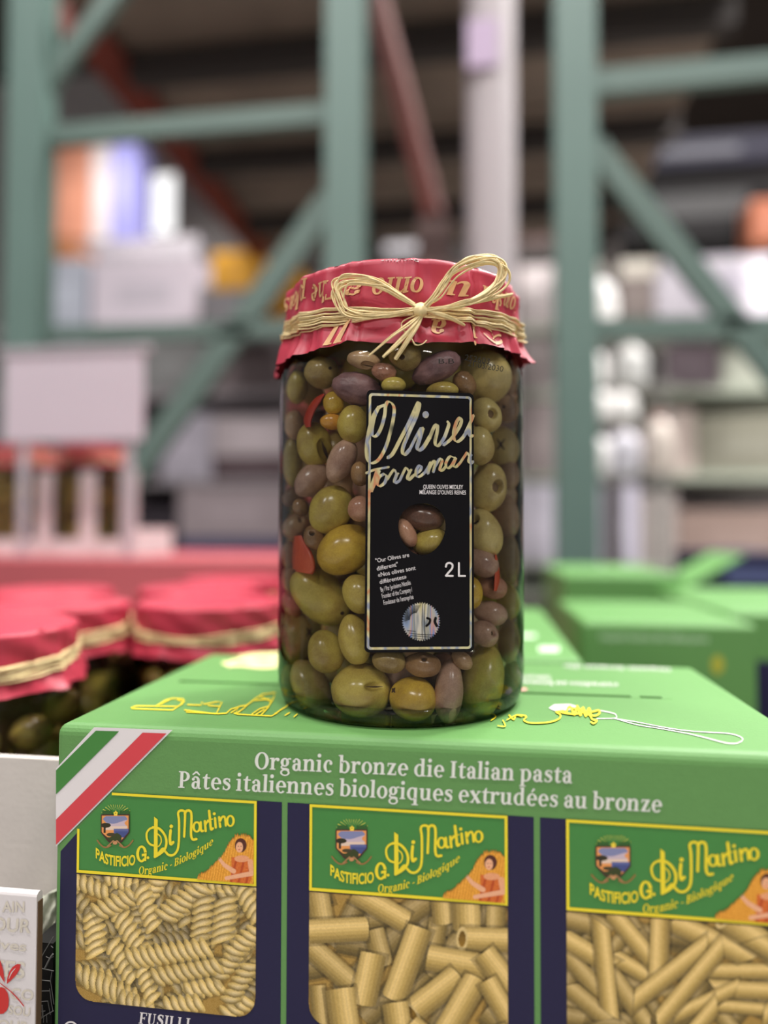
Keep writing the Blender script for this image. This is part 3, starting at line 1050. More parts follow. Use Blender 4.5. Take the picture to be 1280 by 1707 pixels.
def paint_tube(ink, X, Y, cx, cy, ang, L, w, slant=0.0, hole=0, tone=1.0):
    a = math.radians(ang)
    c, s = math.cos(a), math.sin(a)
    u = (X - cx) * c + (Y - cy) * s
    v = (-(X - cx) * s + (Y - cy) * c) / (w / 2)
    if c * 1 < 0:
        v = -v
    sgn = 1 if slant == 0 else 1
    lim = L / 2
    end = np.sqrt(np.clip(1 - v * v, 0, 1)) * w * .16
    m = (np.abs(v) < 1) & (u + slant * v * w / 2 < lim + end) & (u + slant * v * w / 2 > -lim - end * .2)
    lit = 1 - np.clip((v + .35) / 1.35, 0, 1) ** 1.4 * .42 - np.clip((-v - .45) / .55, 0, 1) * .22
    rid = 1 + .035 * np.sin(v * 22)
    col = np.array((222, 186, 104)) * (lit * rid * tone)[..., None] + np.clip(.75 - np.abs(v + .35), 0, 1)[..., None] * np.array((14, 18, 34))
    sh = (np.abs(v) < 1.22) & (u + slant * v * w / 2 < lim + w * .2) & (u + slant * v * w / 2 > -lim - w * .14) & ~m
    ink[sh] = ink[sh] * .80
    ink[m] = col[m]
    if hole:
        hu = u - hole * lim
        e = (hu / (w * .24)) ** 2 + v ** 2
        m2 = e < 1
        ink[m2] = np.array((212, 184, 122)) * tone
        e2 = (hu / (w * .15)) ** 2 + (v / .66) ** 2
        ink[e2 < 1] = np.array((150, 112, 40)) * (0.85 + .25 * np.clip(v, -1, 1))[..., None][e2 < 1]


def paint_spiral(ink, X, Y, cx, cy, ang, L, w, tone=1.0):
    a = math.radians(ang)
    c, s = math.cos(a), math.sin(a)
    p = 50.0
    n = max(3, int(L / p))
    u0 = (X - cx) * c + (Y - cy) * s
    v0 = -(X - cx) * s + (Y - cy) * c
    sh = (np.abs(v0) < w * .56) & (np.abs(u0) < L / 2 + 12)
    ink[sh] = ink[sh] * .86
    for k in range(n):
        uc = (k - (n - 1) / 2) * p
        du, dv = u0 - uc, v0
        b = math.radians(66)
        x = du * math.cos(b) + dv * math.sin(b)
        y = -du * math.sin(b) + dv * math.cos(b)
        y = y + (x / (w * .55)) ** 2 * 10
        q = (x / (w * .60)) ** 2 + (y / 27) ** 2
        m = q < 1
        lit = 1 - .42 * np.clip((y + 4) / 30, 0, 1) - .12 * np.abs(x / (w * .6)) ** 2
        col = np.array((230, 196, 116)) * (lit * tone)[..., None] + np.clip(1 - q * 1.6, 0, 1)[..., None] * np.array((14, 20, 38))
        ink[m] = col[m]


def pasta_picture(k, kind):
    H, Wd = 250, 330
    zs = np.linspace(VB + .0006, VW, H)
    us = np.linspace(0, PW, Wd)
    x0 = PL + PP * k
    P = np.zeros((H, Wd, 3))
    P[..., 0] = (x0 + us)[None, :]
    P[..., 1] = YF - .0004
    P[..., 2] = (ZT - zs)[:, None]
    q = P - np.array(EYE)
    z = q @ np.array(FW)
    px = 640 + F * (q @ np.array(RT)) / z
    py = 853.5 - F * (q @ np.array(UP)) / z
    ink = np.zeros((H, Wd, 3))
    ink[:] = (166, 132, 66)
    r = np.random.default_rng(20 + k)
    if kind == 'spiral':
        X, Y = (px - 120) / .25, (py - 1440) / .25
        for _ in range(70):
            paint_spiral(ink, X, Y, r.uniform(20, 1260), r.uniform(30, 1080), r.uniform(0, 180), r.uniform(200, 320), r.uniform(100, 120), r.uniform(.70, .86))
        for t in ((120, 150, 20, 250, 110), (350, 130, 25, 300, 120), (560, 150, -60, 200, 110), (900, 130, 10, 300, 120), (1100, 180, -20, 260, 120), (150, 460, 85, 300, 140), (330, 650, 60, 330, 120), (150, 760, 10, 250, 130),
                  (250, 830, 25, 420, 140), (430, 940, 20, 250, 120), (500, 800, 70, 260, 110), (880, 830, -10, 250, 130), (740, 940, -5, 250, 120), (1100, 960, -30, 220, 120), (1060, 650, -50, 330, 120),
                  (1150, 520, -40, 250, 130), (1120, 800, -60, 300, 120), (1180, 250, 60, 250, 130), (390, 470, 60, 400, 130), (290, 270, -25, 330, 130), (500, 290, 72, 330, 120), (740, 260, -38, 380, 150), (1010, 370, 95, 330, 150),
                  (860, 420, 95, 400, 135), (760, 720, -12, 480, 130), (640, 600, -8, 560, 140)):
            paint_spiral(ink, X, Y, *t, tone=r.uniform(.92, 1.02))
    elif kind == 'tube':
        X, Y = (px - 500) / .289, (py - 1480) / .289
        for _ in range(30):
            paint_tube(ink, X, Y, r.uniform(30, 1230), r.uniform(60, 1000), r.uniform(0, 180), r.uniform(220, 330), r.uniform(120, 150), 0, 0, r.uniform(.68, .8))
        for t in ((110, 110, 80, 180, 140, 0, 0, .92), (460, 110, 30, 330, 130, 0, 0, 1), (790, 250, 100, 150, 110, 0, 0, .85), (820, 130, 85, 130, 120, 0, 0, .95), (960, 150, 88, 160, 160), (1130, 150, 92, 180, 110, 0, 0, .9),
                  (450, 340, 75, 200, 120, 0, 0, .86), (160, 430, 42, 340, 130, 0, 0, .92), (215, 245, -3, 320, 140), (1100, 300, 2, 330, 140, 0, -1), (900, 430, 10, 330, 150), (1140, 480, 52, 260, 140), (395, 520, 102, 280, 150),
                  (110, 680, 85, 230, 90, 0, 0, .9), (245, 700, 82, 230, 170), (620, 430, 110, 420, 150), (770, 620, -38, 330, 150, 0, -1), (930, 680, -60, 330, 150), (560, 750, 82, 170, 150), (1160, 680, 60, 330, 120), (330, 900, 10, 300, 140), (760, 900, 40, 330, 140), (1050, 900, -20, 300, 140)):
            paint_tube(ink, X, Y, *t)
    else:
        X, Y = (px - 930) / .2734, (py - 1350) / .2734
        for _ in range(40):
            paint_tube(ink, X, Y, r.uniform(30, 1500), r.uniform(620, 1400), r.uniform(0, 180), r.uniform(300, 420), r.uniform(90, 115), .9 * r.choice([-1, 1]), 0, r.uniform(.7, .84))
        for t in ((170, 690, 15, 300, 120, .8, 0, .86), (130, 970, 50, 400, 110, .8, 0, .88), (430, 1150, 55, 400, 110, -.8, 0, .9), (170, 1170, 40, 300, 110, .8, 0, .88), (1130, 985, 0, 380, 100, .9), (1160, 1100, 3, 400, 110, -.9), (1150, 1210, 5, 330, 80, .9),
                  (900, 1170, -25, 400, 90, .9), (450, 960, 30, 300, 100, .9), (150, 850, 30, 350, 120, .9), (440, 760, 50, 420, 110, -.9), (930, 790, 25, 520, 130, .9), (1180, 770, 35, 400, 160, 0, -1), (1380, 900, 30, 420, 120, .9), (1420, 1150, -35, 400, 120, .9), (1440, 760, 80, 300, 120, .9),
                  (620, 830, 92, 380, 120, 0), (285, 960, 84, 540, 110, .9), (680, 1000, -38, 540, 115, .9), (800, 1070, -50, 600, 110, .9), (880, 1290, -50, 250, 100, .9)):
            paint_tube(ink, X, Y, *t)
    ink += r.normal(0, 7, (H, Wd, 1)) + 5 * np.sin(px * 1.4)[..., None] * np.sin(py * 1.4)[..., None]
    uu, vv = us[None, :] + 0 * zs[:, None], zs[:, None] + 0 * us[None, :]
    R = .008
    dx = np.maximum(np.maximum(R - uu, uu - (PW - R)), 0)
    dv = np.maximum(vv - (VW - R), 0)
    m = np.hypot(dx, dv) < R * 1.0001
    return ink, m, P


m_print = print_mat('printed_picture')
LET, CRE, HAR = brand_lettering(), crest_print(), harvest_print()
first = {}
for k, kind in enumerate(('spiral', 'tube', 'quill')):
    x0 = PL + PP * k
    bz, tz = ZT - VB, ZT - VT
    pan = MB()
    e = YF - .00035
    pan.poly([(x0, e, bz), (x0 + PW, e, bz), (x0 + PW, e, tz), (x0, e, tz)] if k else
             [(x0, e, bz), (x0 + PW, e, bz), (x0 + PW, e, tz), (on_front(187, 1326).x, e, tz), (x0, e, on_front(131, 1381).z)])
    pan = pan.build('brand_panel', m_hgreen, pasta)
    fr = MB()
    e = YF - .0006
    t = .0011
    lx = on_front(187, 1326).x if k == 0 else x0
    lz = on_front(131, 1381).z if k == 0 else tz
    fr.poly([(lx, e, tz - t), (x0 + PW, e, tz - t), (x0 + PW, e, tz), (lx, e, tz)])
    fr.poly([(x0, e, bz), (x0 + PW, e, bz), (x0 + PW, e, bz + t * 1.15), (x0, e, bz + t * 1.15)])
    zb_, zt_ = bz + t * 1.15, tz - t
    lz2 = lz if k == 0 else zt_
    fr.poly([(x0, e, zb_), (x0 + t, e, zb_), (x0 + t, e, lz2), (x0, e, lz2)])
    fr.poly([(x0 + PW - t, e, zb_), (x0 + PW, e, zb_), (x0 + PW, e, zt_), (x0 + PW - t, e, zt_)])
    fr.build('yellow_border', m_yel, pan)
    if k == 0:
        lt = LET.build('brand_lettering', m_yel, pan)
        cs = sheet('crest', *CRE[:2], CRE[2], m_print, pan)
        hv = sheet('harvest_picture', *HAR[:2], HAR[2], m_print, pan)
        for o in (lt, cs, hv):
            o.location.x -= PP
    else:
        for o in (lt, cs, hv):
            copy_part(o, pan, PP * k)
    sheet('pasta_picture', *pasta_picture(k, kind), m_print, pasta)
b = MB()
ps, w = serif('FUSILLI')
add_polys(b, lay(ps, w, (231, 1706), (316, 1716.5), 13.5, on_front))
b.flat(ring(118, 1716, 13, 14, 20, 340, 3, 3), on_front)
b.build('product_name', m_white, pasta)

# drawings on the top
b = MB()
LIFT = [0.0003]
T4 = lambda x, y: on_top(200 + x * .25, 1060 + y * .25, LIFT[0])
for pts in ([(75, 478), (110, 466), (370, 470), (400, 462), (350, 494), (80, 484)], [(240, 468), (300, 430), (350, 416), (420, 420), (430, 428), (400, 462)], [(270, 455), (330, 424)], [(385, 425), (430, 440), (410, 458)],
            [(430, 494), (640, 520), (652, 500), (680, 440), (640, 440), (560, 456), (545, 440), (540, 462), (450, 458)], [(442, 508), (650, 518)], [(590, 464), (660, 470)],
            [(650, 520), (710, 515), (740, 488), (765, 482), (800, 470), (850, 462), (830, 480), (780, 516), (760, 516)], [(740, 512), (790, 480), (770, 520)],
            [(780, 522), (1010, 534), (1050, 512), (1030, 520), (1080, 490)], [(835, 470), (900, 420), (950, 390), (1036, 378), (1020, 420), (985, 480), (940, 528)], [(900, 430), (1000, 420)], [(930, 400), (1010, 440)],
            [(880, 520), (930, 486), (985, 470)], [(905, 524), (960, 490)], [(1100, 530), (1130, 512)], [(1160, 540), (1180, 522)], [(1060, 500), (1110, 470), (1150, 430)]):
    b.flat(round_stroke(pts, 7, 3, False), T4)
    LIFT[0] += .00002
b.build('skyline_drawing', m_yel, pasta)
LIFT[0] = .0003
T8 = lambda x, y: on_top(800 + x * .375, 1080 + y * .375, LIFT[0])
b = MB()
b.flat(round_stroke([(520, 314), (600, 312), (604, 298), (590, 290), (530, 278)], 4), T8)
b.flat(round_stroke([(600, 314), (700, 330), (800, 350), (900, 366), (1000, 374), (1100, 380), (1150, 392), (1168, 408), (1140, 424), (1090, 422), (1020, 404), (920, 380), (800, 358), (700, 342), (600, 314)], 4), T8)
b.flat([[(305, 268), (330, 252), (400, 250), (440, 262), (400, 276), (330, 280)]], T8)
b.build('fork_drawing', m_white, pasta)
b = MB()
LIFT[0] = .0005
for pts, w in (([(130, 300), (150, 318), (160, 300), (190, 300), (206, 306), (196, 322), (230, 334), (310, 330), (352, 314), (356, 296), (338, 284), (370, 278)], 7),
               ([(380, 290), (400, 258), (420, 298), (432, 258), (446, 300), (458, 264), (470, 304), (484, 268), (494, 300)], 9),
               ([(390, 264), (440, 272), (480, 290), (500, 318), (520, 322), (506, 336), (494, 330)], 8),
               ([(480, 296), (510, 302), (530, 292), (528, 278), (500, 284)], 8), ([(360, 286), (420, 294), (470, 282)], 8),
               ([(20, 300), (40, 286), (70, 304), (50, 322)], 5), ([(80, 346), (112, 348), (102, 322)], 5), ([(88, 250), (92, 230), (120, 214)], 4), ([(120, 320), (160, 300), (186, 304)], 5)):
    LIFT[0] += .00003
    b.flat(round_stroke(pts, w), T8)
b.build('spaghetti_drawing', m_yel, pasta)
b = MB()
ps, w = serif('extrudées au bronze')
add_polys(b, lay(ps, w, (1030, 1139), (866, 1134), 4.6, on_top))
ps, w = serif('Italian pasta')
add_polys(b, lay(ps, w, (918, 1127), (866, 1126), 4.2, on_top))
ps, w = serif('Organic bronze die')
add_polys(b, lay(ps, w, (1118, 1114), (940, 1108), 3.6, on_top))
b.build('printed_heading', m_white, pasta)
b = MB()
for pts in ([(375, 1107), (400, 1100), (440, 1104), (462, 1098)], [(380, 1110), (420, 1107), (465, 1106)], [(400, 1095), (430, 1091), (470, 1090)], [(405, 1098), (440, 1096), (470, 1096)], [(372, 1105), (430, 1112), (460, 1111)]):
    b.flat(round_stroke(pts, 4.5), on_top)
b.build('cream_drawing', mat('cream_ink', (240, 236, 170), .5), pasta)
b = MB(); b.flat(disc(872, 1149, 7, 2.5), on_top); b.build('flag_mark', mat('pink_ink', (232, 168, 160), .5), pasta)

# ------ the other cartons of the same pasta
def plain_carton(label, x0, x1, y0, y1, ztop, gap, marks):
    t = thing('pasta_carton', label, 'carton', ((x0 + x1) / 2, (y0 + y1) / 2, ztop - CH))
    carton_shell(x0, x1, y0, y1, ztop, CH, t, gap=gap)
    marks(t)
    return t


b0 = on_top(966, 1090, 0)
yB = YF + DEP + .012


def marksB(t):
    for px, py, w, h in ((915, 1082, 34, 9), (880, 1060, 26, 6)):
        b = MB()
        b.flat([[(px - w / 2, py - h / 2), (px + w / 2, py - h / 2), (px + w / 2, py + h / 2), (px - w / 2, py + h / 2)]], on_top)
        b.build('pale_mark', mat('pale_green_ink', (206, 236, 200), .5), t)


plain_carton('green pasta carton directly behind the jar, its top level with the front carton', b0.x - .16, b0.x, yB, yB + .30, ZT, False, marksB)
c0, c1 = on_top(972, 1036, 0), on_top(1256, 1040, 0)


def marksC(t):
    e = c0.y - .0004
    fn = lambda x, y: at(x, y, e)
    b = MB()
    ps, w = serif('Organic bronze die Italian pasta')
    add_polys(b, lay(ps, w, (1000, 1066), (1180, 1070), 7, fn))
    b.build('printed_heading', mat('pale_green_ink', (206, 236, 200), .5), t)
    b = MB(); b.flat(disc(1196, 1108, 11, 16), fn); b.build('yellow_crest', mat('ochre_ink', (170, 168, 60), .5), t)


plain_carton('green pasta carton standing behind the front carton at right, yellow mark on its face', c0.x, c1.x, c0.y, c0.y + .20, ZT, False, marksC)
d0 = c1.x + .012


def marksD(t):
    b = MB(); e = c0.y + .1
    b.poly([(d0 + .01, e - .0004, ZT - .18), (d0 + .16, e - .0004, ZT - .18), (d0 + .16, e - .0004, ZT - .05), (d0 + .01, e - .0004, ZT - .05)])
    b.build('navy_print', m_navy, t)


plain_carton('green and navy pasta carton at the right edge behind the others', d0, d0 + .20, c0.y + .1, c0.y + .42, ZT, False, marksD)


def open_flap(t):
    a, c = at(1105, 1002, 1.16), at(1240, 925, 1.16)
    b = MB()
    s = Vector((0, .16, .0))
    p = [a, c, c + s, a + s]
    b.poly(p); b.poly([q - Vector((0, 0, .004)) for q in p[::-1]])
    for i in range(4):
        b.poly([p[i], p[i] - Vector((0, 0, .004)), p[(i + 1) % 4] - Vector((0, 0, .004)), p[(i + 1) % 4]])
    b.build('open_flap', m_green, t)


a = at(1100, 1004, 1.15)
plain_carton('opened green pasta carton at the right with one flap raised', a.x, a.x + .30, 1.15, 1.35, a.z, False, open_flap)
a, c = at(1192, 990, 1.42), at(1330, 922, 1.42)
t = thing('navy_carton', 'dark navy carton behind the raised green flap at right', 'carton', ((a.x + c.x) / 2, 1.5, .79))
b = MB(); b.box(a.x, c.x, 1.42, 1.7, .79, c.z); b.build('carton_shell', m_navy, t, bevel=.003)
b = MB(); b.box(a.x + .02, c.x - .02, 1.416, 1.4195, c.z - .06, c.z - .03); b.build('front_label', mat('dull_blue_label', (80, 84, 130), .6), t)
a, c = at(925, 1000, 1.16), at(1080, 962, 1.16)
t = thing('pasta_carton', 'green pasta carton farther back, right behind the green rack post', 'carton', ((a.x + c.x) / 2, 1.3, ZT - CH))
carton_shell(a.x, a.x + .17, 1.04, 1.34, ZT + .02, CH + .02, t, gap=False)
b = MB(); b.box(a.x + .02, a.x + .15, 1.0385, 1.0395, ZT - .03, ZT - .02); b.build('printed_heading', mat('pale_green_ink', (206, 236, 200), .5), t)

# the pallet-high platform everything stands on
b = MB()
b.box(-1.2, 1.5, .20, 2.0, 0.0, ZT - CH)
b.box(-1.3, 1.5, .20, 2.0, 0.0, .10)
pl = b.build('display_platform', mat('dark_pallet_wrap', (70, 62, 54), .8))
pl['kind'] = 'structure'

# ================================================================== the big olive jar
PROF = [(0.0, .0045), (.046, .0042), (.0525, .003), (.0555, .0), (.0580, .0006), (.0604, .004), (.0617, .009), (.0624, .017), (.0624, .060), (.0624, .120), (.0623, .150), (.0618, .160), (.0604, .1665),
        (.0580, .171), (.0560, .174), (.0555, .178), (.0555, .190)]
m_glass = thin_glass('jar_glass', (.99, .996, .99, 1))
m_paper = mat('red_cap_paper', (176, 54, 72), 0.42, var=.06, scale=40, bump=.10, bump_scale=120, spec=.4)
m_gold = mat('gold_cap_ink', (214, 168, 118), .45, var=.08, spec=.5)
m_raf = mat('raffia', (232, 210, 158), .55, var=.20, scale=420, spec=.3)
m_lid = mat('tin_lid', (196, 186, 150), .3, metal=.8)

m_brine = bpy.data.materials.new('olive_brine')
m_brine.use_nodes = True
nt = m_brine.node_tree
nt.nodes.remove(nt.nodes['Principled BSDF'])
_t = nt.nodes.new('ShaderNodeBsdfTransparent'); _t.inputs[0].default_value = (.998, .996, .985, 1)
_v = nt.nodes.new('ShaderNodeVolumeAbsorption'); _v.inputs['Color'].default_value = (.78, .66, .34, 1); _v.inputs['Density'].default_value = 4
nt.links.new(_t.outputs[0], nt.nodes['Material Output'].inputs['Surface'])
nt.links.new(_v.outputs[0], nt.nodes['Material Output'].inputs['Volume'])

PLEATS = [(-1.22, .0022, .16), (-.86, .0020, .12), (-.60, .0030, .10), (-.38, .0016, .07), (.10, .0018, .09), (.52, .0022, .10), (.86, .0016, .08), (1.12, .0028, .10), (1.40, .0030, .12), (1.75, .002, .12), (2.2, .003, .15), (2.7, .002, .12),
          (3.1, .003, .12), (-1.6, .003, .14), (-2.0, .002, .12), (-2.5, .003, .14), (-2.9, .002, .1)]
# skirt hem in the picture: (px, py)
_hem = [phi_z(on_cyl(x, y, .0615)) for x, y in ((478, 603), (500, 594), (530, 583), (560, 577), (579, 571), (584, 568), (620, 571), (660, 573), (700, 573), (740, 571), (780, 571), (800, 573), (830, 579), (858, 589))]
HEM_P = np.array([-3.2] + [p for p, z in _hem] + [3.2]); HEM_Z = np.array([.166] + [z for p, z in _hem] + [.166])


def band_z(phi):
    """height of the raffia round the cap"""
    return .1795 + .0085 * (1 - math.cos(phi)) / 2 * 1.3


def wrap(a):
    return (a + math.pi) % (2 * math.pi) - math.pi


def paper_r(phi, z):
    """radius of the paper cap at an angle and height"""
    bz = band_z(phi)
    if z > .2025:
        base = .0588 - (z - .2025) * 1.5
    elif z > bz:
        base = .0592 - .0011 * math.exp(-((z - bz) / .004) ** 2)
    else:
        t = (bz - z) / .014
        base = .0582 + .0042 * min(1.3, t) ** 1.3 + .0042 * max(0, t - .25) * math.exp(-((phi - 1.38) / .20) ** 2)
    k = 0
    for p, a, w in PLEATS:
        d = wrap(phi - p) / w
        if abs(d) < 1:
            f = (1 - abs(d)) if d < 0 else (1 - d) ** 3
            amp = a * (.95 if z > bz else 1.3) * (.4 + .6 * abs(math.sin(p * 7 + 1)))
            k += amp * (f - .35)
    k += .0005 * math.sin(phi * 11 + z * 300) + .0006 * noise.noise(Vector((phi * 3, z * 90, 0)))
    return base + k * (.75 if z > .2005 else 1.15)


def paper_cover(c, parent, n=300, hem=True):
    o = MB()
    rows = []
    phis = [-math.pi + 2 * math.pi * k / n for k in range(n)]
    top = .2052
    for r in (.001, .02, .038, .048, .0535, .0568):
        rows.append([cyl_pt(f, top - .0006 * (r / .057) ** 4 - max(0, r - .05) * .10 + .0006 * noise.noise(Vector((math.cos(f) * r * 90, math.sin(f) * r * 90, 3))), r, c) for f in phis])
    rows.append([cyl_pt(f, .2040, paper_r(f, .2036), c) for f in phis])
    for z in (.2025, .2008, .1985, .196, .193, .1905, .188, .186):
        rows.append([cyl_pt(f, z, paper_r(f, z), c) for f in phis])
    m = 12
    for i in range(1, m + 1):
        row = []
        for f in phis:
            hz = float(np.interp(f, HEM_P, HEM_Z)) + (.0014 * math.sin(f * 9.0) if abs(f) > 1.3 else 0)
            z = .186 + (hz - .186) * i / m
            row.append(cyl_pt(f, z, max(paper_r(f, z), .0632 if z < .158 else (.0612 if z < .168 else 0)), c))
        rows.append(row)
    o.grid(rows, closed=True)
    p = o.build('paper_cover', m_paper, parent, smooth=True)
    return p


def strand(o, pts, w=.00075, flat=.45, n=5):
    o.tube(cr(pts, n), w, 5, flat)


def raffia_band(c, parent, strands=12, seed=1):
    r_ = random.Random(seed)
    o = MB()
    for s in range(strands):
        dz = (s / (strands - 1) - .5) * .0076
        ph = r_.uniform(0, 6)
        pts = []
        for k in range(73):
            f = -math.pi + 2 * math.pi * k / 72
            spread = 1 - .62 * math.exp(-(f / .35) ** 2) * 1
            z = band_z(f) + dz * spread + .0007 * math.sin(f * 3 + ph)
            pts.append(cyl_pt(f, z, paper_r(f, z) + .0008 + .0006 * math.sin(f * 4 + ph * 2) + .0005 * r_.random(), c))
        o.tube(pts, .0007, 5, .5)
    return o.build('raffia_band', m_raf, parent, smooth=True)


jar = thing('olive_jar', 'tall glass jar of mixed olives with black label, red paper cap and raffia bow', 'jar', tuple(JC))
g = MB(); g.lathe(PROF[2:], 128, JC); glass = g.build('glass_body', m_glass, jar, smooth=True)
g = MB(); g.lathe([(0, .0046), (.045, .0044), (.0515, .0036), (.0548, .0004), (.0572, .0004), (.0596, .0038), (.0606, .0085), (.0596, .0088), (.054, .0072), (.03, .0062), (0, .0062)], 128, JC)
g.build('glass_base', thin_glass('jar_base_glass', (.80, .89, .80, 1), 1.35, .03), jar, smooth=True)
g = MB(); g.lathe([(0, .0064), (.053, .0074), (.0598, .0105), (.0609, .017), (.0610, .150), (.0604, .160), (.0590, .1655), (.056, .169), (0, .169)], 96, JC)
g.build('brine', m_brine, jar, smooth=True)
g = MB(); g.lathe([(0, .2030), (.0560, .2030), (.0572, .2015), (.0572, .1860), (.0560, .1850), (.0560, .1990), (0, .1990)], 64, JC); g.build('lid', m_lid, jar, smooth=False)
cover = paper_cover(JC, jar)
raffia_band(JC, jar, 15)

# printed words on the paper, upside down as the sheet was turned over the lid
b = MB()


def cap_pt(phi, z):
    return cyl_pt(phi, z, paper_r(phi, z) + .0004)


def cap_text(s, phi_right, z_base, h, width, shear=.28):
    ps, w = serif(s, .03)
    for p in ps:
        b.poly([cap_pt(phi_right - (x + shear * y) / w * width, z_base - y * h) for x, y in p])


cap_text('mom', 1.22, 0.1968, 0.0061, 0.269)
cap_text('shu', .96, 0.1958, 0.0063, 0.291)
cap_text('u', .55, 0.1948, 0.0066, 0.190)
cap_text('omo', .18, 0.1945, 0.0066, 0.381)
cap_text('a', -.26, 0.1949, 0.0066, 0.157)
cap_text('The', -.46, 0.1971, 0.0063, 0.314)
cap_text('pleasu', -.82, 0.1988, 0.0063, 0.515)
cap_text('ll', -.36, 0.1779, 0.0073, 0.179)
cap_text('a', .36, 0.1771, 0.0066, 0.134)
cap_text('i', .62, 0.1772, 0.0070, 0.056)
for pts in ([(.66, .1735), (.74, .1705), (.82, .1708), (.88, .1735), (.84, .1748), (.76, .172)], [(.80, .1708), (.78, .176), (.70, .1772)]):
    b.flat(ribbon(pts, [.0008, .0014, .0016, .0013, .001, .0007][:len(pts)] if len(pts) == 6 else .0012, 6), cap_pt)
b.build('cap_lettering', m_gold, cover)
b = MB()
ps, w = sans('Product')
for p in ps:
    b.poly([cap_pt(.13 - x / w * .28, .2036 - y * .0022) for x, y in p])
b.build('cap_small_print', m_white, cover)

# bow -------------------------------------------------------------------
C4 = lambda x, y: (470 + x * .328, 400 + y * .328)


def bow_pt(x, y, lift):
    px, py = C4(x, y)
    return on_cyl(px, py, .0600 + lift)


def bow_part(name, paths, count, jit, lift, w=.0008, seed=0):
    r_ = random.Random(seed)
    o = MB()
    for path in paths:
        for k in range(count):
            ox, oy = r_.uniform(-jit, jit), r_.uniform(-jit, jit)
            n = len(path)
            pts = []
            for i, (x, y) in enumerate(path):
                t = i / (n - 1)
                s = math.sin(math.pi * t)
                wob = r_.uniform(-.35, .35) * jit
                pts.append(bow_pt(x + ox * (.25 + s) + wob, y + oy * (.35 + s) + wob, lift * (.35 + s) + .0022 + r_.uniform(0, .0016)))
            strand(o, pts, w * r_.uniform(.75, 1.25))
    return o.build(name, m_raf, jar, smooth=True)


bow_part('bow_loop', [[(680, 335), (600, 285), (520, 235), (430, 208), (330, 210), (286, 245), (296, 310), (335, 365), (430, 385), (560, 378), (680, 355)]], 13, 22, .004, w=.0006, seed=1)
bow_part('bow_loop', [[(730, 335), (790, 280), (835, 215), (880, 160), (970, 110), (1070, 98), (1125, 130), (1125, 190), (1075, 255), (980, 305), (860, 340), (735, 352)]], 11, 19, .005, w=.0006, seed=2)
bow_part('raffia_tail', [[(735, 350), (840, 335), (940, 310), (1040, 295), (1165, 272)]], 5, 10, .003, seed=3)
bow_part('raffia_tail', [[(735, 362), (800, 378), (860, 398), (925, 432)]], 4, 9, .002, seed=4)
bow_part('raffia_tail', [[(695, 385), (640, 430), (560, 490), (440, 585)]], 3, 7, .002, seed=5)
bow_part('raffia_tail', [[(702, 388), (660, 440), (590, 520), (512, 595)]], 4, 8, .002, seed=6)
bow_part('raffia_tail', [[(712, 390), (680, 450), (630, 530), (575, 608)]], 4, 9, .002, seed=7)
bow_part('raffia_curl', [[(690, 380), (620, 410), (608, 440), (640, 480), (660, 500), (680, 532), (715, 528), (735, 510)]], 1, 2, .002, w=.0006, seed=8)
o = MB()
for k in range(10):
    x = 680 + k * 5.2
    t = abs(k - 4.5) / 4.5
    pts = [bow_pt(x + 4, 322 + t * 8, .0022), bow_pt(x + 2, 334 + t * 5, .0058 - .001 * t), bow_pt(x, 356, .0068 - .0012 * t), bow_pt(x - 1, 376 - t * 4, .0058 - .001 * t), bow_pt(x - 2, 392 - t * 8, .0022)]
    strand(o, pts, .00095, .6)
o.build('bow_knot', m_raf, jar, smooth=True)

# black label ------------------------------------------------------------
m_black = mat('black_label_film', (13, 11, 14), .3, var=.2, spec=.2)
m_foil = bpy.data.materials.new('holographic_foil')
m_foil.use_nodes = True
nt = m_foil.node_tree
_b = nt.nodes['Principled BSDF']
_tc = nt.nodes.new('ShaderNodeTexCoord'); _mp = nt.nodes.new('ShaderNodeMapping'); _mp.inputs['Scale'].default_value = (75, 75, 42)
_nz = nt.nodes.new('ShaderNodeTexNoise'); _nz.inputs['Scale'].default_value = 1.0; _nz.inputs['Detail'].default_value = 2.5
_rp = nt.nodes.new('ShaderNodeValToRGB')
el = _rp.color_ramp.elements
el[0].position = .28; el[0].color = lin((84, 84, 62)); el[1].position = .74; el[1].color = lin((96, 96, 80))
for p_, c_ in ((.36, (206, 196, 140)), (.42, (222, 208, 150)), (.455, (226, 150, 108)), (.485, (220, 206, 150)), (.53, (236, 226, 180)), (.56, (160, 168, 190)), (.60, (206, 196, 150)), (.66, (226, 214, 160))):
    e_ = el.new(p_); e_.color = lin(c_)
nt.links.new(_tc.outputs['Object'], _mp.inputs['Vector']); nt.links.new(_mp.outputs[0], _nz.inputs['Vector'])
nt.links.new(_nz.outputs['Fac'], _rp.inputs[0]); nt.links.new(_rp.outputs[0], _b.inputs['Base Color'])
_b.inputs['Metallic'].default_value = .6; _b.inputs['Roughness'].default_value = .35

ZL = lambda x, y: (590 + x * .2696, 640 + y * .2696)
LR = JR + .0003


def flab(x, y, eps=.0):
    return on_cyl(*ZL(x, y), LR + eps)


def rounded(x0, y0, x1, y1, r, n=6, sag=None):
    """outline of a slightly skewed rounded rectangle, in label pixels"""
    out = []
    for cx, cy, a0 in ((x1 - r, y0 + r, -90), (x1 - r, y1 - r, 0), (x0 + r, y1 - r, 90), (x0 + r, y0 + r, 180)):
        for k in range(n + 1):
            a = math.radians(a0 + 90 * k / n)
            out.append((cx + r * math.cos(a), cy + r * math.sin(a)))
    return out


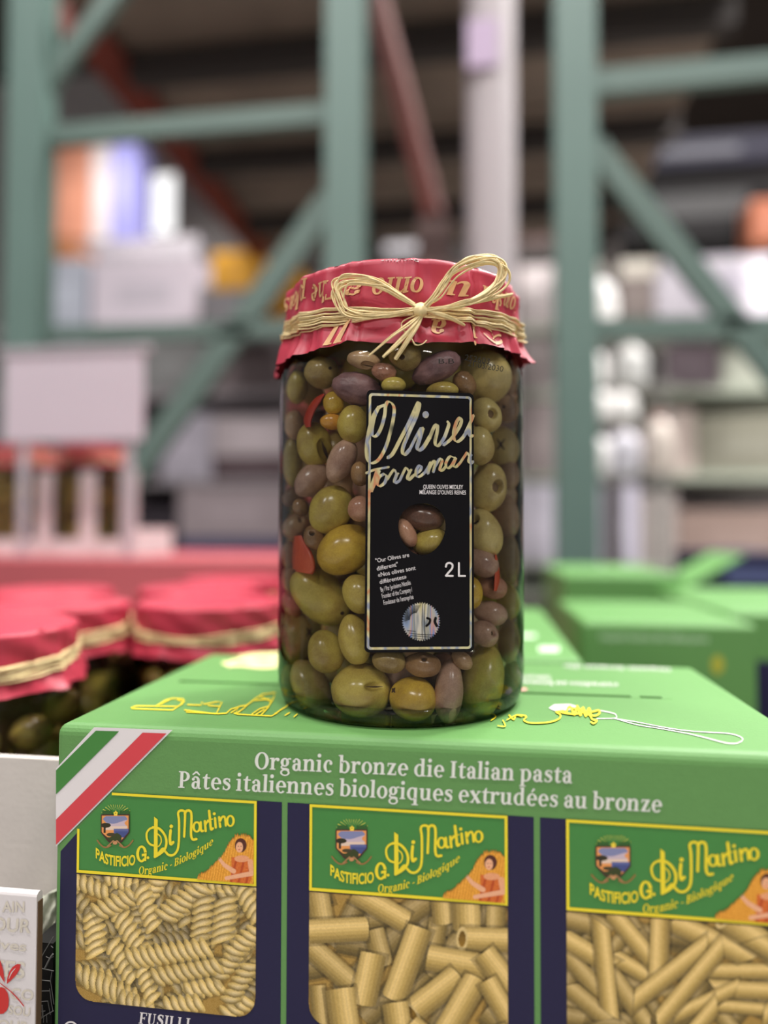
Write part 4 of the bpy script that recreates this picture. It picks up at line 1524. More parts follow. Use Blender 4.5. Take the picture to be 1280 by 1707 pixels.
def skew(p):
    x, y = p
    t = (y - 35) / 1630
    u = (x - 80) / 660
    x2 = x - 14 * t * (1 - u) + 2 * t * u
    y2 = y + (22 * u * (1 - t)) + (-6 * u + 22 * math.sin(math.pi * min(max(u, 0), 1)) * .5) * t
    return x2, y2


def densify(P, step=22):
    out = []
    for i, p in enumerate(P):
        q = P[(i + 1) % len(P)]
        n = max(1, int(math.hypot(q[0] - p[0], q[1] - p[1]) / step))
        out += [(p[0] + (q[0] - p[0]) * k / n, p[1] + (q[1] - p[1]) * k / n) for k in range(n)]
    return out


def fill(mb, outer, holes, fn, step=26):
    outer = densify(outer, step)
    holes = [densify(h, step * .6) for h in holes]
    vs, es = [], []
    for loop in [outer] + holes:
        b0 = len(vs)
        vs += [Vector(p) for p in loop]
        es += [(b0 + i, b0 + (i + 1) % len(loop)) for i in range(len(loop))]

    def inside(p, L):
        c = False
        for i in range(len(L)):
            a, q = L[i], L[i - 1]
            if (a[1] > p[1]) != (q[1] > p[1]) and p[0] < (q[0] - a[0]) * (p[1] - a[1]) / (q[1] - a[1]) + a[0]:
                c = not c
        return c
    xs = [p[0] for p in outer]; ys = [p[1] for p in outer]
    y = min(ys) + step / 2
    while y < max(ys):
        x = min(xs) + step / 2
        while x < max(xs):
            if inside((x, y), outer) and not any(inside((x, y), h) for h in holes):
                vs.append(Vector((x, y)))
            x += step
        y += step
    r = delaunay_2d_cdt(vs, es, [], 0, 1e-4)
    for f in r[2]:
        pts = [r[0][i] for i in f]
        c = (sum(p.x for p in pts) / len(pts), sum(p.y for p in pts) / len(pts))
        if inside(c, outer) and not any(inside(c, h) for h in holes):
            mb.poly([fn(p.x, p.y) for p in pts])


outer = [skew(p) for p in rounded(78, 36, 740, 1660, 30)]
WIN = [(420 + 145 * math.cos(a) * (1 - .12 * math.sin(a)) , 898 + 160 * math.sin(a)) for a in np.linspace(0, 2 * math.pi, 40)[:-1]]
b = MB(); fill(b, outer, [WIN], flab)
label = b.build('front_label', m_black, jar)
b = MB(); fill(b, [skew(p) for p in rounded(92, 56, 727, 1642, 22)], [[skew(p) for p in rounded(107, 71, 714, 1627, 14)]], lambda x, y: flab(x, y, .00012), 20)
b.build('foil_border', m_foil, label)
b = MB()
fl = lambda x, y: flab(x, y, .00025)
flb = lambda x, y: flab(x, y, .0002)


def pen(pts, w, lo=.34):
    w = w * .84
    # dark keyline under the foil, then the foil itself
    b.flat(ribbon(pts, w, 6, nib=(w, w * lo, math.radians(28))) + disc(*pts[0], w * .28, n=10) + disc(*pts[-1], w * .28, n=10), fl)


for pts, w in (([(190, 130), (150, 150), (112, 215), (88, 310), (76, 400), (82, 465), (108, 490), (150, 470), (190, 405), (222, 310), (243, 215), (248, 150), (232, 118), (208, 112), (195, 140), (190, 190), (172, 260), (148, 310), (125, 325), (112, 310), (114, 265), (128, 200), (154, 140)], 26),
               ([(208, 458), (240, 430), (285, 345), (340, 240), (385, 140), (398, 116), (404, 132), (385, 200), (345, 290), (307, 380), (300, 425), (316, 436), (345, 405)], 28),
               ([(345, 405), (385, 325), (415, 272)], 22), ([(425, 272), (404, 345), (390, 392), (402, 410), (430, 390), (470, 325)], 30),
               ([(470, 325), (498, 262), (516, 256), (514, 295), (502, 350), (506, 380), (526, 378), (556, 335), (576, 285), (586, 250), (578, 232)], 26),
               ([(552, 378), (600, 340), (648, 272), (664, 228), (654, 210), (634, 236), (616, 300), (622, 346), (642, 356), (672, 332), (702, 286)], 26),
               ([(690, 300), (724, 228), (738, 192)], 24), ([(718, 250), (706, 296), (718, 326), (737, 318)], 22),
               ([(74, 552), (130, 530), (216, 514)], 22), ([(150, 532), (130, 592), (100, 664)], 40),
               ([(186, 556), (156, 576), (144, 616), (160, 632), (190, 610), (201, 572), (186, 556)], 24),
               ([(204, 592), (234, 545), (250, 530), (262, 552), (276, 554)], 20), ([(266, 554), (250, 600), (258, 612), (282, 598)], 24),
               ([(282, 598), (314, 530), (326, 520), (340, 540), (356, 530)], 20), ([(346, 540), (330, 580), (340, 592), (366, 568)], 24),
               ([(366, 568), (408, 536), (416, 510), (400, 508), (383, 540), (388, 572), (410, 570), (440, 545)], 22),
               ([(440, 545), (462, 510), (474, 486), (456, 556)], 22), ([(462, 530), (488, 482), (504, 484), (490, 546)], 22), ([(494, 522), (528, 466), (545, 474), (530, 530), (546, 534), (570, 508)], 22),
               ([(622, 456), (592, 450), (568, 490), (576, 520), (600, 508), (630, 456), (614, 500), (628, 514), (656, 488)], 22),
               ([(656, 488), (688, 440), (700, 424), (712, 446), (728, 440)], 20), ([(716, 446), (708, 480), (722, 492), (737, 478)], 22)):
    pen(pts, w)
b.flat(disc(443, 190, 20, 22), fl)
b.build('foil_lettering', m_foil, label)

b = MB()
for s, p0, p1, h, bold in (('QUEEN OLIVES MEDLEY', (428, 648), (674, 650), 26, .012), ("MÉLANGE D'OLIVES REINES", (405, 681), (692, 684), 26, .012),
                     ('"Our Olives are', (135, 1106), (342, 1068), 27, .004), ('different"', (143, 1155), (274, 1126), 27, .004), ('«Nos olives sont', (150, 1194), (382, 1148), 27, .004), ('différentes»', (161, 1237), (326, 1202), 27, .004),
                     ('By / Par Jerónimo Nicolás', (168, 1286), (352, 1240), 30, .0), ('Founder of the Company /', (176, 1326), (362, 1284), 30, .0), ("Fondateur de l'entreprise", (186, 1367), (369, 1328), 30, .0)):
    ps, w = sans(s, bold)
    add_polys(b, lay(ps, w, p0, p1, h, fl))
for pts in ([(568, 1130), (574, 1112), (592, 1107), (608, 1118), (606, 1140), (586, 1164), (568, 1186)], ):
    b.flat(round_stroke(pts, 12), fl)
b.flat(round_stroke([(568, 1186), (610, 1187)], 12, smooth=False) + round_stroke([(648, 1108), (648, 1187)], 12, smooth=False) + round_stroke([(648, 1187), (686, 1187)], 12, smooth=False), fl)
b.build('label_text', m_white, label)
# foil seal with a toothed edge
b = MB()
pts = []
for k in range(96):
    a = 2 * math.pi * k / 96
    r_ = 119 if k % 2 else 108
    pts.append((415 + r_ * math.cos(a), 1470 + r_ * math.sin(a) * 1.02))
fill(b, pts, [], lambda x, y: flab(x, y, .00022), 40)
m_seal = m_foil.copy(); m_seal.name = 'seal_foil'
m_seal.node_tree.nodes['Mapping'].inputs['Scale'].default_value = (170, 170, 25)
er = m_seal.node_tree.nodes['Color Ramp'].color_ramp.elements
for e_, c_ in zip(er, ((120, 130, 140), (150, 168, 200), (196, 190, 180), (214, 160, 150), (110, 150, 210), (186, 180, 160), (130, 140, 150), (222, 216, 200))):
    e_.color = lin(c_)
seal = b.build('foil_seal', m_seal, label)
b = MB()
f2 = lambda x, y: flab(x, y, .00034)
for pts, w in (([(452, 1448), (470, 1456), (466, 1478), (448, 1496)], 14), ([(505, 1448), (500, 1470), (512, 1496)], 16)):
    b.flat(round_stroke(pts, w), f2)
for pts in ([(340, 1540), (400, 1548), (500, 1552)], [(350, 1556), (480, 1566)], [(372, 1572), (450, 1580)], [(330, 1526), (380, 1530)], [(424, 1356), (420, 1480), (424, 1580)], [(438, 1360), (436, 1470), (440, 1580)]):
    b.flat(round_stroke(pts, 3), f2)
for k in range(26):
    a = math.pi * (.95 + .6 * k / 25)
    b.flat(round_stroke([(380 + 34 * math.cos(a), 1450 + 34 * math.sin(a)), (395 + 88 * math.cos(a), 1455 + 88 * math.sin(a))], 2, smooth=False), f2)
b.build('seal_drawing', m_black, seal)
# date stamp on the glass
b = MB()
fg = lambda x, y: on_cyl(x, y, JR + .0002)
for s, p0, p1, h in (('252603', (774, 600), (815, 607), 10), ('21/03/2030', (779, 610), (838, 620), 10), ('B.B', (731, 606), (757, 606), 8.5)):
    ps, w = sans(s, 0.0)
    add_polys(b, lay(ps, w, p0, p1, h, fg))
b.build('date_stamp', mat('stamp_ink', (24, 22, 18), .6), glass)

# ================================================================== olives in the jar
def olive_mat(name, c1, c2, rough=.22):
    m = bpy.data.materials.new(name)
    m.use_nodes = True
    nt = m.node_tree
    b = nt.nodes['Principled BSDF']
    tc = nt.nodes.new('ShaderNodeTexCoord')
    n1 = nt.nodes.new('ShaderNodeTexNoise'); n1.inputs['Scale'].default_value = 75; n1.inputs['Detail'].default_value = 4; n1.inputs['Roughness'].default_value = .6
    oi = nt.nodes.new('ShaderNodeObjectInfo')
    ad = nt.nodes.new('ShaderNodeVectorMath')
    nt.links.new(tc.outputs['Object'], ad.inputs[0]); nt.links.new(oi.outputs['Random'], ad.inputs[1])
    nt.links.new(ad.outputs[0], n1.inputs['Vector'])
    r = nt.nodes.new('ShaderNodeValToRGB')
    r.color_ramp.elements[0].position = .33; r.color_ramp.elements[0].color = lin(c2)
    r.color_ramp.elements[1].position = .66; r.color_ramp.elements[1].color = lin(c1)
    nt.links.new(n1.outputs['Fac'], r.inputs[0])
    n2 = nt.nodes.new('ShaderNodeTexNoise'); n2.inputs['Scale'].default_value = 1500
    nt.links.new(tc.outputs['Object'], n2.inputs['Vector'])
    mx = nt.nodes.new('ShaderNodeMix'); mx.data_type = 'RGBA'; mx.blend_type = 'SOFT_LIGHT'; mx.inputs['Factor'].default_value = .35
    nt.links.new(r.outputs[0], mx.inputs['A']); nt.links.new(n2.outputs['Fac'], mx.inputs['B'])
    nt.links.new(mx.outputs['Result'], b.inputs['Base Color'])
    b.inputs['Roughness'].default_value = rough
    b.inputs['Specular IOR Level'].default_value = .45
    return m


OM = {
    'yg': olive_mat('yellow_green_olive_skin', (206, 186, 92), (168, 142, 72)),
    'green': olive_mat('green_olive_skin', (196, 178, 92), (152, 134, 70)),
    'og': olive_mat('olive_green_skin', (182, 158, 96), (138, 114, 70)),
    'pale': olive_mat('pale_green_olive_skin', (220, 200, 128), (184, 160, 100)),
    'yellow': olive_mat('yellow_olive_skin', (216, 180, 70), (174, 138, 58)),
    'orange': olive_mat('orange_olive_skin', (226, 168, 66), (196, 132, 56)),
    'mauve': olive_mat('mauve_olive_skin', (204, 168, 144), (158, 122, 104)),
    'rose': olive_mat('rosy_brown_olive_skin', (204, 154, 124), (166, 116, 94)),
    'tan': olive_mat('tan_olive_skin', (204, 168, 126), (160, 126, 94)),
    'purple': olive_mat('purple_olive_skin', (152, 114, 112), (104, 74, 78), .4),
    'brown': olive_mat('brown_olive_skin', (166, 128, 86), (118, 88, 60)),
    'dark': olive_mat('dark_brown_olive_skin', (120, 84, 66), (82, 58, 48)),
}
m_cut = mat('olive_cut_shadow', (70, 50, 30), .8)
m_pit = mat('olive_flesh', (120, 96, 66), .7)
RIN = .0606


def sphere_dirs(nu, nv):
    rows = [[(0, 0, 1.0)] * nu]
    for i in range(1, nv):
        t = math.pi * i / nv
        rows.append([(math.sin(t) * math.cos(2 * math.pi * k / nu), math.sin(t) * math.sin(2 * math.pi * k / nu), math.cos(t)) for k in range(nu)])
    rows.append([(0, 0, -1.0)] * nu)
    return rows


def olive(px, py, a, bb, ang, kind, label, feat=None, depth=1.0, seed=0):
    """a, bb: half sizes in photo pixels; placed against the inside of the glass where that pixel looks"""
    th = math.radians(-ang)
    cen = on_cyl(px, py, RIN - .010)
    for _ in range(4):
        N = (EYE - cen).normalized()
        R = (RT - N * RT.dot(N)).normalized()
        U = N.cross(R)
        k = (cen - EYE).dot(FW) / F
        A, B = a * k * 1.04, bb * k * 1.04
        C = min(A, B) * .95 * depth
        d = Vector((cen.x - JC.x, cen.y - JC.y, 0)).normalized()
        ex = R * math.cos(th) + U * math.sin(th)
        ey = -R * math.sin(th) + U * math.cos(th)
        h = math.sqrt((A * ex.dot(d)) ** 2 + (B * ey.dot(d)) ** 2 + (C * N.dot(d)) ** 2)
        cen = on_cyl(px, py, RIN - h)
    rnd = random.Random(seed)
    off = Vector((rnd.uniform(-9, 9), rnd.uniform(-9, 9), rnd.uniform(-9, 9)))
    fine = feat is not None and feat[0] in ('hole', 'wrinkle', 'split', 'slit')
    nu, nv = (64, 44) if fine else (36, 24)

    def surf(x, y, z):
        """unit direction (local, long axis x) -> offset from the centre, world axes"""
        e = 1 + .05 * x - .035 * x * x * (1 if seed % 2 else -1)
        v = Vector((x, y, z))
        q = 1 + .035 * noise.noise(v * 1.6 + off)
        if feat and feat[0] == 'wrinkle':
            q += .05 * noise.noise(v * 3.2 + off) + .030 * abs(noise.noise(v * 7 + off))
        return ex * (A * x * q) + ey * (B * y * e * q) + N * (C * z * e * q)

    def loc(dx, dy):
        """photo-pixel offset on the olive's face -> local unit direction"""
        X, Y = dx * k, -dy * k
        lx, ly = X * math.cos(th) + Y * math.sin(th), -X * math.sin(th) + Y * math.cos(th)
        lx, ly = lx / A, ly / B
        s = math.hypot(lx, ly)
        if s > .96:
            lx, ly = lx / s * .96, ly / s * .96
        return lx, ly, math.sqrt(max(0, 1 - lx * lx - ly * ly))

    o = bpy.data.objects
    mb = MB()
    rows = sphere_dirs(nu, nv)
    P = [[surf(*q) for q in r] for r in rows]
    if feat and feat[0] in ('hole', 'split', 'slit'):
        dv = loc(feat[1], feat[2])
        hp = surf(*dv)
        inn = -hp.normalized()
        for r in P:
            for i, p in enumerate(r):
                if feat[0] == 'hole':
                    t = (p - hp).length / (feat[3] * k)
                    if t < 1.25:
                        r[i] = p + inn * (feat[3] * k * 1.5 * max(0, 1 - t ** 5) + (feat[3] * k * .12 if t < 1.25 else 0) * 0)
                else:
                    ca, sa = math.cos(math.radians(feat[4])), math.sin(math.radians(feat[4]))
                    q = p - hp
                    X, Y = q.dot(R), -q.dot(U)
                    uu, vv = (X * ca + Y * sa) / (feat[3] * k), (-X * sa + Y * ca) / (feat[5] * k)
                    t = uu * uu + vv * vv
                    if t < 1 and q.length < feat[3] * k * 1.6:
                        r[i] = p + inn * (feat[5] * k * 1.4 * (1 - t))
    for r in P:
        for i, p in enumerate(r):
            r[i] = p
    mb.grid(P, closed=True)
    ob = mb.build('olive', OM[kind], None, smooth=True)
    ob.location = cen
    tag(ob, label, 'olive', 'olives in the big jar')

    def child(name, mm, polys2):
        """flat marks given as photo-pixel offsets, laid on the skin"""
        c = MB()
        for poly in polys2:
            c.poly([surf(*loc(x, y)) * 1.004 + N * .0001 for x, y in poly])
        c = c.build(name, mm)
        c.parent = ob

    if feat:
        f = feat
        if f[0] == 'hole':
            dv = loc(f[1], f[2]); hp = surf(*dv); n_ = hp.normalized()
            t1 = n_.cross(U).normalized(); t2 = n_.cross(t1)
            c = MB()
            rr = f[3] * k * .8
            c.poly([hp - n_ * (f[3] * k * 1.15) + (t1 * math.cos(q) + t2 * math.sin(q)) * rr for q in np.linspace(0, 2 * math.pi, 20)[:-1]])
            c = c.build('pit_hole', m_cut if len(f) > 4 else m_pit); c.parent = ob
        elif f[0] == 'x':
            s = f[3]
            child('cross_cut', m_cut, ribbon([(f[1] - s * .7, f[2] - s), (f[1], f[2]), (f[1] + s * .7, f[2] + s)], [1.5, 4, 1.5], 4) + ribbon([(f[1] + s * .7, f[2] - s), (f[1], f[2]), (f[1] - s * .7, f[2] + s)], [1.5, 4, 1.5], 4))
        elif f[0] == 'spot':
            child('stem_scar', m_cut, disc(f[1], f[2], f[3], f[3] * .9, 12))
        elif f[0] in ('slit', 'split'):
            ca, sa = math.cos(math.radians(f[4])), math.sin(math.radians(f[4]))
            L_ = f[3] * .8
            w_ = f[5] * (.28 if f[0] == 'slit' else .5)
            child('cut_slit', m_cut, ribbon([(f[1] - ca * L_, f[2] - sa * L_), (f[1], f[2] + f[5] * .08), (f[1] + ca * L_, f[2] + sa * L_)], [.6, w_, .6], 6))
    return ob


OL = [
    (536, 621, 28, 26, 0, 'og', 'shiny olive-green olive under the left hem of the red paper cap', ('spot', 14, -7, 3)),
    (606, 600, 27, 15, 8, 'tan', 'tan pitted olive right under the cap, above the purple wrinkled olive', ('slit', 8, 9, 13, 10, 7)),
    (594, 648, 40, 26, 14, 'purple', 'big purple wrinkled olive touching the upper left corner of the black label', ('wrinkle',)),
    (640, 620, 20, 14, 10, 'rose', 'small rosy olive above the black label, below the raffia tails', ('wrinkle',)),
    (496, 645, 27, 17, 96, 'yg', 'yellow-green olive at upper left glass edge below the shiny one'),
    (491, 709, 24, 16, 88, 'tan', 'pinkish tan olive at left glass edge beside the red pepper strip'),
    (556, 672, 19, 17, 80, 'yellow', 'small yellow olive right of the red pepper strip'),
    (552, 703, 18, 13, 0, 'orange', 'small orange-yellow olive above the split green olive'),
    (588, 707, 31, 25, 92, 'yg', 'smooth yellow-green olive left of the big foil initial on the label'),
    (524, 741, 36, 28, 80, 'yg', 'green olive split open like a mouth, on the left', ('split', 17, 10, 21, 72, 12)),
    (569, 768, 38, 22, -64, 'mauve', 'long mauve olive leaning beside the left edge of the label'),
    (488, 770, 40, 16, 90, 'green', 'tall green olive at the left glass edge below the pinkish tan one'),
    (519, 800, 33, 23, -46, 'mauve', 'mauve olive lying left below the long mauve one'),
    (600, 790, 20, 15, 80, 'brown', 'brown olive peeping out beside the second foil word'),
    (551, 850, 41, 34, -58, 'yg', 'plump yellow-green olive left of the label, above the biggest yellow olive'),
    (600, 848, 21, 20, 90, 'rose', 'round rosy brown olive half hidden by the left edge of the label'),
    (574, 917, 48, 38, -34, 'yellow', 'biggest yellow olive at the left edge of the label'),
    (491, 879, 22, 20, -30, 'tan', 'tan pitted olive at left glass edge above the red pepper chunk', ('hole', 9, -13, 5, 1)),
    (524, 897, 21, 17, 60, 'brown', 'brown olive with a star-shaped hole beside the red pepper chunk', ('hole', -4, -9, 5, 1)),
    (482, 829, 18, 15, -40, 'brown', 'brown pitted olive at the left glass edge, middle height', ('hole', 5, 8, 4, 1)),
    (501, 846, 15, 13, 60, 'brown', 'little brown olive left of the plump yellow-green one'),
    (534, 993, 56, 38, 42, 'yg', 'largest green olive lower left, with a dark stem hole', ('spot', 35, 28, 3.2)),
    (600, 990, 33, 28, 60, 'yg', 'yellow-green olive half hidden by the lower left edge of the label'),
    (478, 925, 23, 12, 90, 'tan', 'pinkish olive squeezed at the left glass edge beside red pepper chunk'),
    (478, 965, 23, 14, 84, 'tan', 'pale tan olive at the left glass edge under the red pepper chunk'),
    (482, 1006, 22, 17, 60, 'rose', 'rosy olive at the left glass edge beside the largest green olive'),
    (489, 1063, 40, 25, 92, 'og', 'olive-green olive with a cross cut at lower left glass edge', ('x', 20, -9, 7)),
    (543, 1086, 35, 29, 74, 'yg', 'roundish yellow-green olive lower left, below the largest green one'),
    (591, 1066, 41, 26, 78, 'yg', 'upright yellow-green olive at the lower left corner of the label'),
    (648, 1102, 27, 19, 10, 'og', 'olive-green olive peeping out below the bottom edge of the label'),
    (518, 1143, 46, 29, 58, 'og', 'large greenish tan olive leaning in the bottom left of the jar'),
    (473, 1133, 25, 14, 84, 'green', 'green olive at the bottom left glass edge'),
    (601, 1151, 48, 44, 6, 'yg', 'big round olive with a slit like a smile, at the jar bottom', ('slit', 22, -6, 17, 0, 8)),
    (688, 1165, 38, 35, 10, 'yellow', 'round yellow olive at the jar bottom, centre', ('x', -32, -14, 4)),
    (704, 1108, 30, 20, 6, 'brown', 'brown pitted olive under the label above the round yellow olive', ('hole', 3, -10, 5, 1)),
    (748, 1152, 50, 23, 96, 'mauve', 'upright mauve olive at the jar bottom, right of the round yellow one'),
    (804, 1138, 62, 34, 104, 'green', 'huge upright green olive at the bottom right of the jar'),
    (770, 1100, 19, 13, 40, 'tan', 'small tan olive under the lower right corner of the label'),
    (817, 1022, 28, 20, 14, 'mauve', 'pinkish mauve olive right of the label at seal height'),
    (807, 1056, 24, 20, 30, 'mauve', 'mauve olive with a hole above the huge green olive', ('hole', 16, 0, 5, 1)),
    (848, 1068, 35, 18, 94, 'og', 'upright olive-green olive at the lower right glass edge'),
    (853, 1003, 29, 19, 86, 'yg', 'bright yellow-green olive at the right glass edge'),
    (853, 1126, 25, 14, 92, 'og', 'tan-green olive at the bottom right glass edge'),
    (814, 813, 40, 29, 100, 'pale', 'large pitted pale green olive right of the label, dark hole at its right', ('hole', 17, -2, 11)),
    (845, 860, 36, 20, 82, 'tan', 'brownish tan olive at the right glass edge, middle height'),
    (806, 889, 41, 29, 72, 'pale', 'pitted pale green olive right of the label with hole at the label edge', ('hole', -17, -24, 10, 1)),
    (850, 932, 42, 18, 90, 'og', 'tall olive-green olive at the right glass edge above the bright one'),
    (804, 938, 28, 21, 34, 'mauve', 'mauve olive right of the label beside the volume print'),
    (820, 978, 25, 19, 20, 'rose', 'rosy brown olive right of the label below the mauve one'),
    (786, 988, 26, 18, 90, 'yellow', 'yellow olive mostly hidden by the right edge of the label'),
    (808, 628, 45, 42, 60, 'pale', 'biggest pale green olive at the top right, under the date stamp'),
    (727, 614, 41, 22, -26, 'purple', 'purple wrinkled olive under the cap, right of the raffia tails', ('wrinkle',)),
    (674, 592, 28, 24, 30, 'og', 'olive-green olive behind the raffia tails', ('spot', -4, 3, 5)),
    (810, 692, 29, 24, 66, 'pale', 'pitted pale green olive at the upper right corner of the label', ('hole', 12, -3, 9)),
    (853, 681, 22, 19, 80, 'tan', 'small tan pitted olive at the upper right glass edge', ('hole', -8, -3, 4, 1)),
    (800, 743, 31, 23, 84, 'pale', 'smooth pale olive right of the label below the pitted one'),
    (841, 746, 33, 25, 84, 'pale', 'pale olive with a clear X cut, right of the label', ('x', -5, -5, 9)),
    (850, 792, 24, 18, 88, 'tan', 'greyish tan olive at the right glass edge below the X-cut olive'),
    (738, 651, 26, 14, 0, 'yg', 'yellow-green olive peeping over the top edge of the label'),
    (774, 640, 22, 18, 60, 'brown', 'brown olive above the upper right corner of the label'),
    (860, 628, 30, 13, 92, 'tan', 'tan olive at the top right glass edge'),
    (656, 642, 20, 13, 0, 'yg', 'small yellow-green olive above the label, right of the big purple one'),
    (678, 888, 25, 14, 62, 'rose', 'pinkish olive seen at left in the oval window of the label'),
    (717, 904, 29, 23, -12, 'yg', 'yellow-green olive seen at lower right in the oval window of the label'),
    (703, 862, 36, 22, 10, 'dark', 'dark brown olive seen at the top of the oval window of the label'),
]
for i, row in enumerate(OL):
    olive(*row[:7], feat=row[7] if len(row) > 7 else None, seed=i + 1)

# red pepper pieces
m_pep = olive_mat('red_pepper_skin', (196, 66, 40), (168, 46, 34), .3)
m_pep2 = olive_mat('orange_red_pepper_skin', (214, 96, 58), (196, 72, 44), .35)


def pepper(label, path, ws, mm, lift=.0022):
    o = MB()
    q = cr([tuple(p) + (w,) for p, w in zip(path, ws)], 8)
    rows = []
    for i, (x, y, w) in enumerate(q):
        x1, y1, _ = q[min(i + 1, len(q) - 1)]; x0, y0, _ = q[max(i - 1, 0)]
        d = math.hypot(x1 - x0, y1 - y0); nx, ny = -(y1 - y0) / d, (x1 - x0) / d
        ring_ = []
        for a in np.linspace(0, 2 * math.pi, 17)[:-1]:
            s, t = math.cos(a), math.sin(a)
            s = math.copysign(abs(s) ** .6, s); t = math.copysign(abs(t) ** .6, t)
            ring_.append(on_cyl(x + nx * w * s, y + ny * w * s, RIN - .0002 - lift + lift * t * .9))
        rows.append(ring_)
    o.grid(rows, closed=True); o.poly(rows[0][::-1]); o.poly(rows[-1])
    c = on_cyl(path[len(path) // 2][0], path[len(path) // 2][1], RIN - lift)
    ob = o.build('red_pepper_piece', mm, None, smooth=True, origin=c)
    tag(ob, label, 'pepper', 'red pepper pieces in the jar')


pepper('curved red pepper strip at upper left, above the split green olive', [(540, 657), (529, 668), (519, 683), (513, 700), (514, 712)], [2, 6, 7, 7, 5], m_pep)
pepper('orange-red pepper chunk at the left, below the tan pitted olive', [(497, 893), (500, 910), (505, 930), (507, 948), (506, 955)], [7, 12, 18, 19, 14], m_pep2, .004)
pepper('thin red pepper sliver at the right, between mauve and rosy olives', [(826, 925), (828, 945), (828, 968), (825, 985)], [2, 4, 5, 3], m_pep2)

# the olives behind the front layer: one mesh shared by all
kinds = ['og', 'brown', 'tan', 'green', 'dark', 'mauve', 'yg']
mb = MB()
mb.grid([[Vector(q) for q in r] for r in sphere_dirs(20, 14)], closed=True)
seed_ob = mb.build('olive', OM['og'], None, smooth=True)
base_mesh = seed_ob.data
bpy.data.objects.remove(seed_ob)
meshes = []
for k_ in kinds:
    c = base_mesh.copy(); c.materials.clear(); c.materials.append(OM[k_]); meshes.append(c)


def inner(phi, z, rho, a, b):
    o = bpy.data.objects.new('olive', random.choice(meshes))
    COL.objects.link(o)
    o.location = cyl_pt(phi, z, rho)
    d = o.location - Vector((JC.x, JC.y, o.location.z))
    o.rotation_euler = (0, random.uniform(-.5, .5) + (0 if random.random() < .5 else 1.57), math.atan2(d.y, d.x) + 1.57)
    o.scale = (a, b, b)
    tag(o, 'olive deep in the jar, mostly hidden behind the front layer of olives', 'olive', 'olives packed behind the front layer')


for i in range(9):
    z = .0175 + i * .0178
    for j in range(9):
        inner((j + .5 * (i % 2)) * 2 * math.pi / 9 + random.uniform(-.1, .1), z + random.uniform(-.002, .002), .0325, .0105, .0088)
    for j in range(9):
        f = wrap((j + .5 * (i % 2)) * 2 * math.pi / 15 + math.pi - 4 * 2 * math.pi / 15)
        if abs(f) > 1.72:
            inner(f, z + random.uniform(-.002, .002), .0505, .0108, .0090)
    if .045 < z < .14:
        for f in (-.02, .36):
            if not (.075 < z < .10):
                inner(f, z, .0505, .0108, .0085)

# ================================================================== neighbours on the left
m_wcard = mat('white_cardboard', (200, 192, 186), .7, var=.04, scale=120, bump=.15, bump_scale=400)
m_wgloss = mat('white_printed_card', (214, 208, 208), .35, var=.02)
m_cut_edge = mat('cut_board_edge', (96, 74, 52), .85)
JZ = .8225


def tray(label, x0, x1, y0, y1, z0, h_front, h, mm, group=None):
    t = thing('cardboard_tray', label, 'tray', ((x0 + x1) / 2, (y0 + y1) / 2, z0), group)
    b = MB(); b.box(x0, x1, y0, y1, z0, z0 + .004); b.build('tray_floor', mm, t)
    b = MB(); b.box(x0, x1, y0, y0 + .004, z0 + .004, z0 + h_front); b.build('front_wall', mm, t)
    b = MB(); b.box(x0, x1, y1 - .004, y1, z0 + .004, z0 + h); b.build('rear_wall', mm, t)
    for X in (x0, x1 - .004):
        b = MB(); b.box(X, X + .004, y0 + .004, y1 - .004, z0 + .004, z0 + h); b.build('side_wall', mm, t)
    return t


_rj = np.random.default_rng(9)
m_stuff = olive_mat('packed_olive_skin', (196, 172, 84), (128, 94, 66))


def far_jar(x, y, z, label, where, seed, s=1.0, detail=True):
    c = Vector((x, y, z))
    t = thing('olive_jar', label, 'jar', (x, y, z), 'red-capped olive jars beside the cartons')
    g = MB(); g.lathe(PROF, 48, c); g.build('glass_body', m_glass, t, smooth=True)
    paper_cover(c, t, 120)
    raffia_band(c, t, 9, seed)
    o = MB()
    base = sphere_dirs(12, 8)
    r_ = random.Random(seed)
    for i in range(8):
        for j in range(13):
            f = (j + .5 * (i % 2)) * 2 * math.pi / 13
            p = cyl_pt(f, .016 + i * .0185 + r_.uniform(-.003, .003), .0505, c)
            a_, b_, c_ = r_.uniform(.0095, .0125), r_.uniform(.0085, .010), .0095
            th = r_.uniform(0, 6.28)
            if r_.random() < .12:
                continue
            o.grid([[p + Vector((q[0] * a_ * math.cos(th) - q[1] * b_ * math.sin(th), q[1] * b_, q[2] * c_ * (1.1 if q[2] > 0 else 1))) for q in row] for row in base], closed=True)
    ob = o.build('packed_olives', m_stuff, None, smooth=True, origin=c)
    tag(ob, 'mixed olives packed ' + where, 'olives', 'olives in the background jars', 'stuff')
    k = MB(); k.lathe([(0, .008), (.04, .008), (.04, .165), (0, .165)], 24, c)
    k.build('brine', mat('brine_and_gap_shade', (84, 62, 36), .5), t)  # opaque core standing in for brine and the shade between olives


def jar_at(px, dist):
    a = math.atan((px - 640) / F) - YAW
    return math.tan(a) * dist * math.cos(a) / math.cos(a) * math.cos(a), dist * math.cos(a)


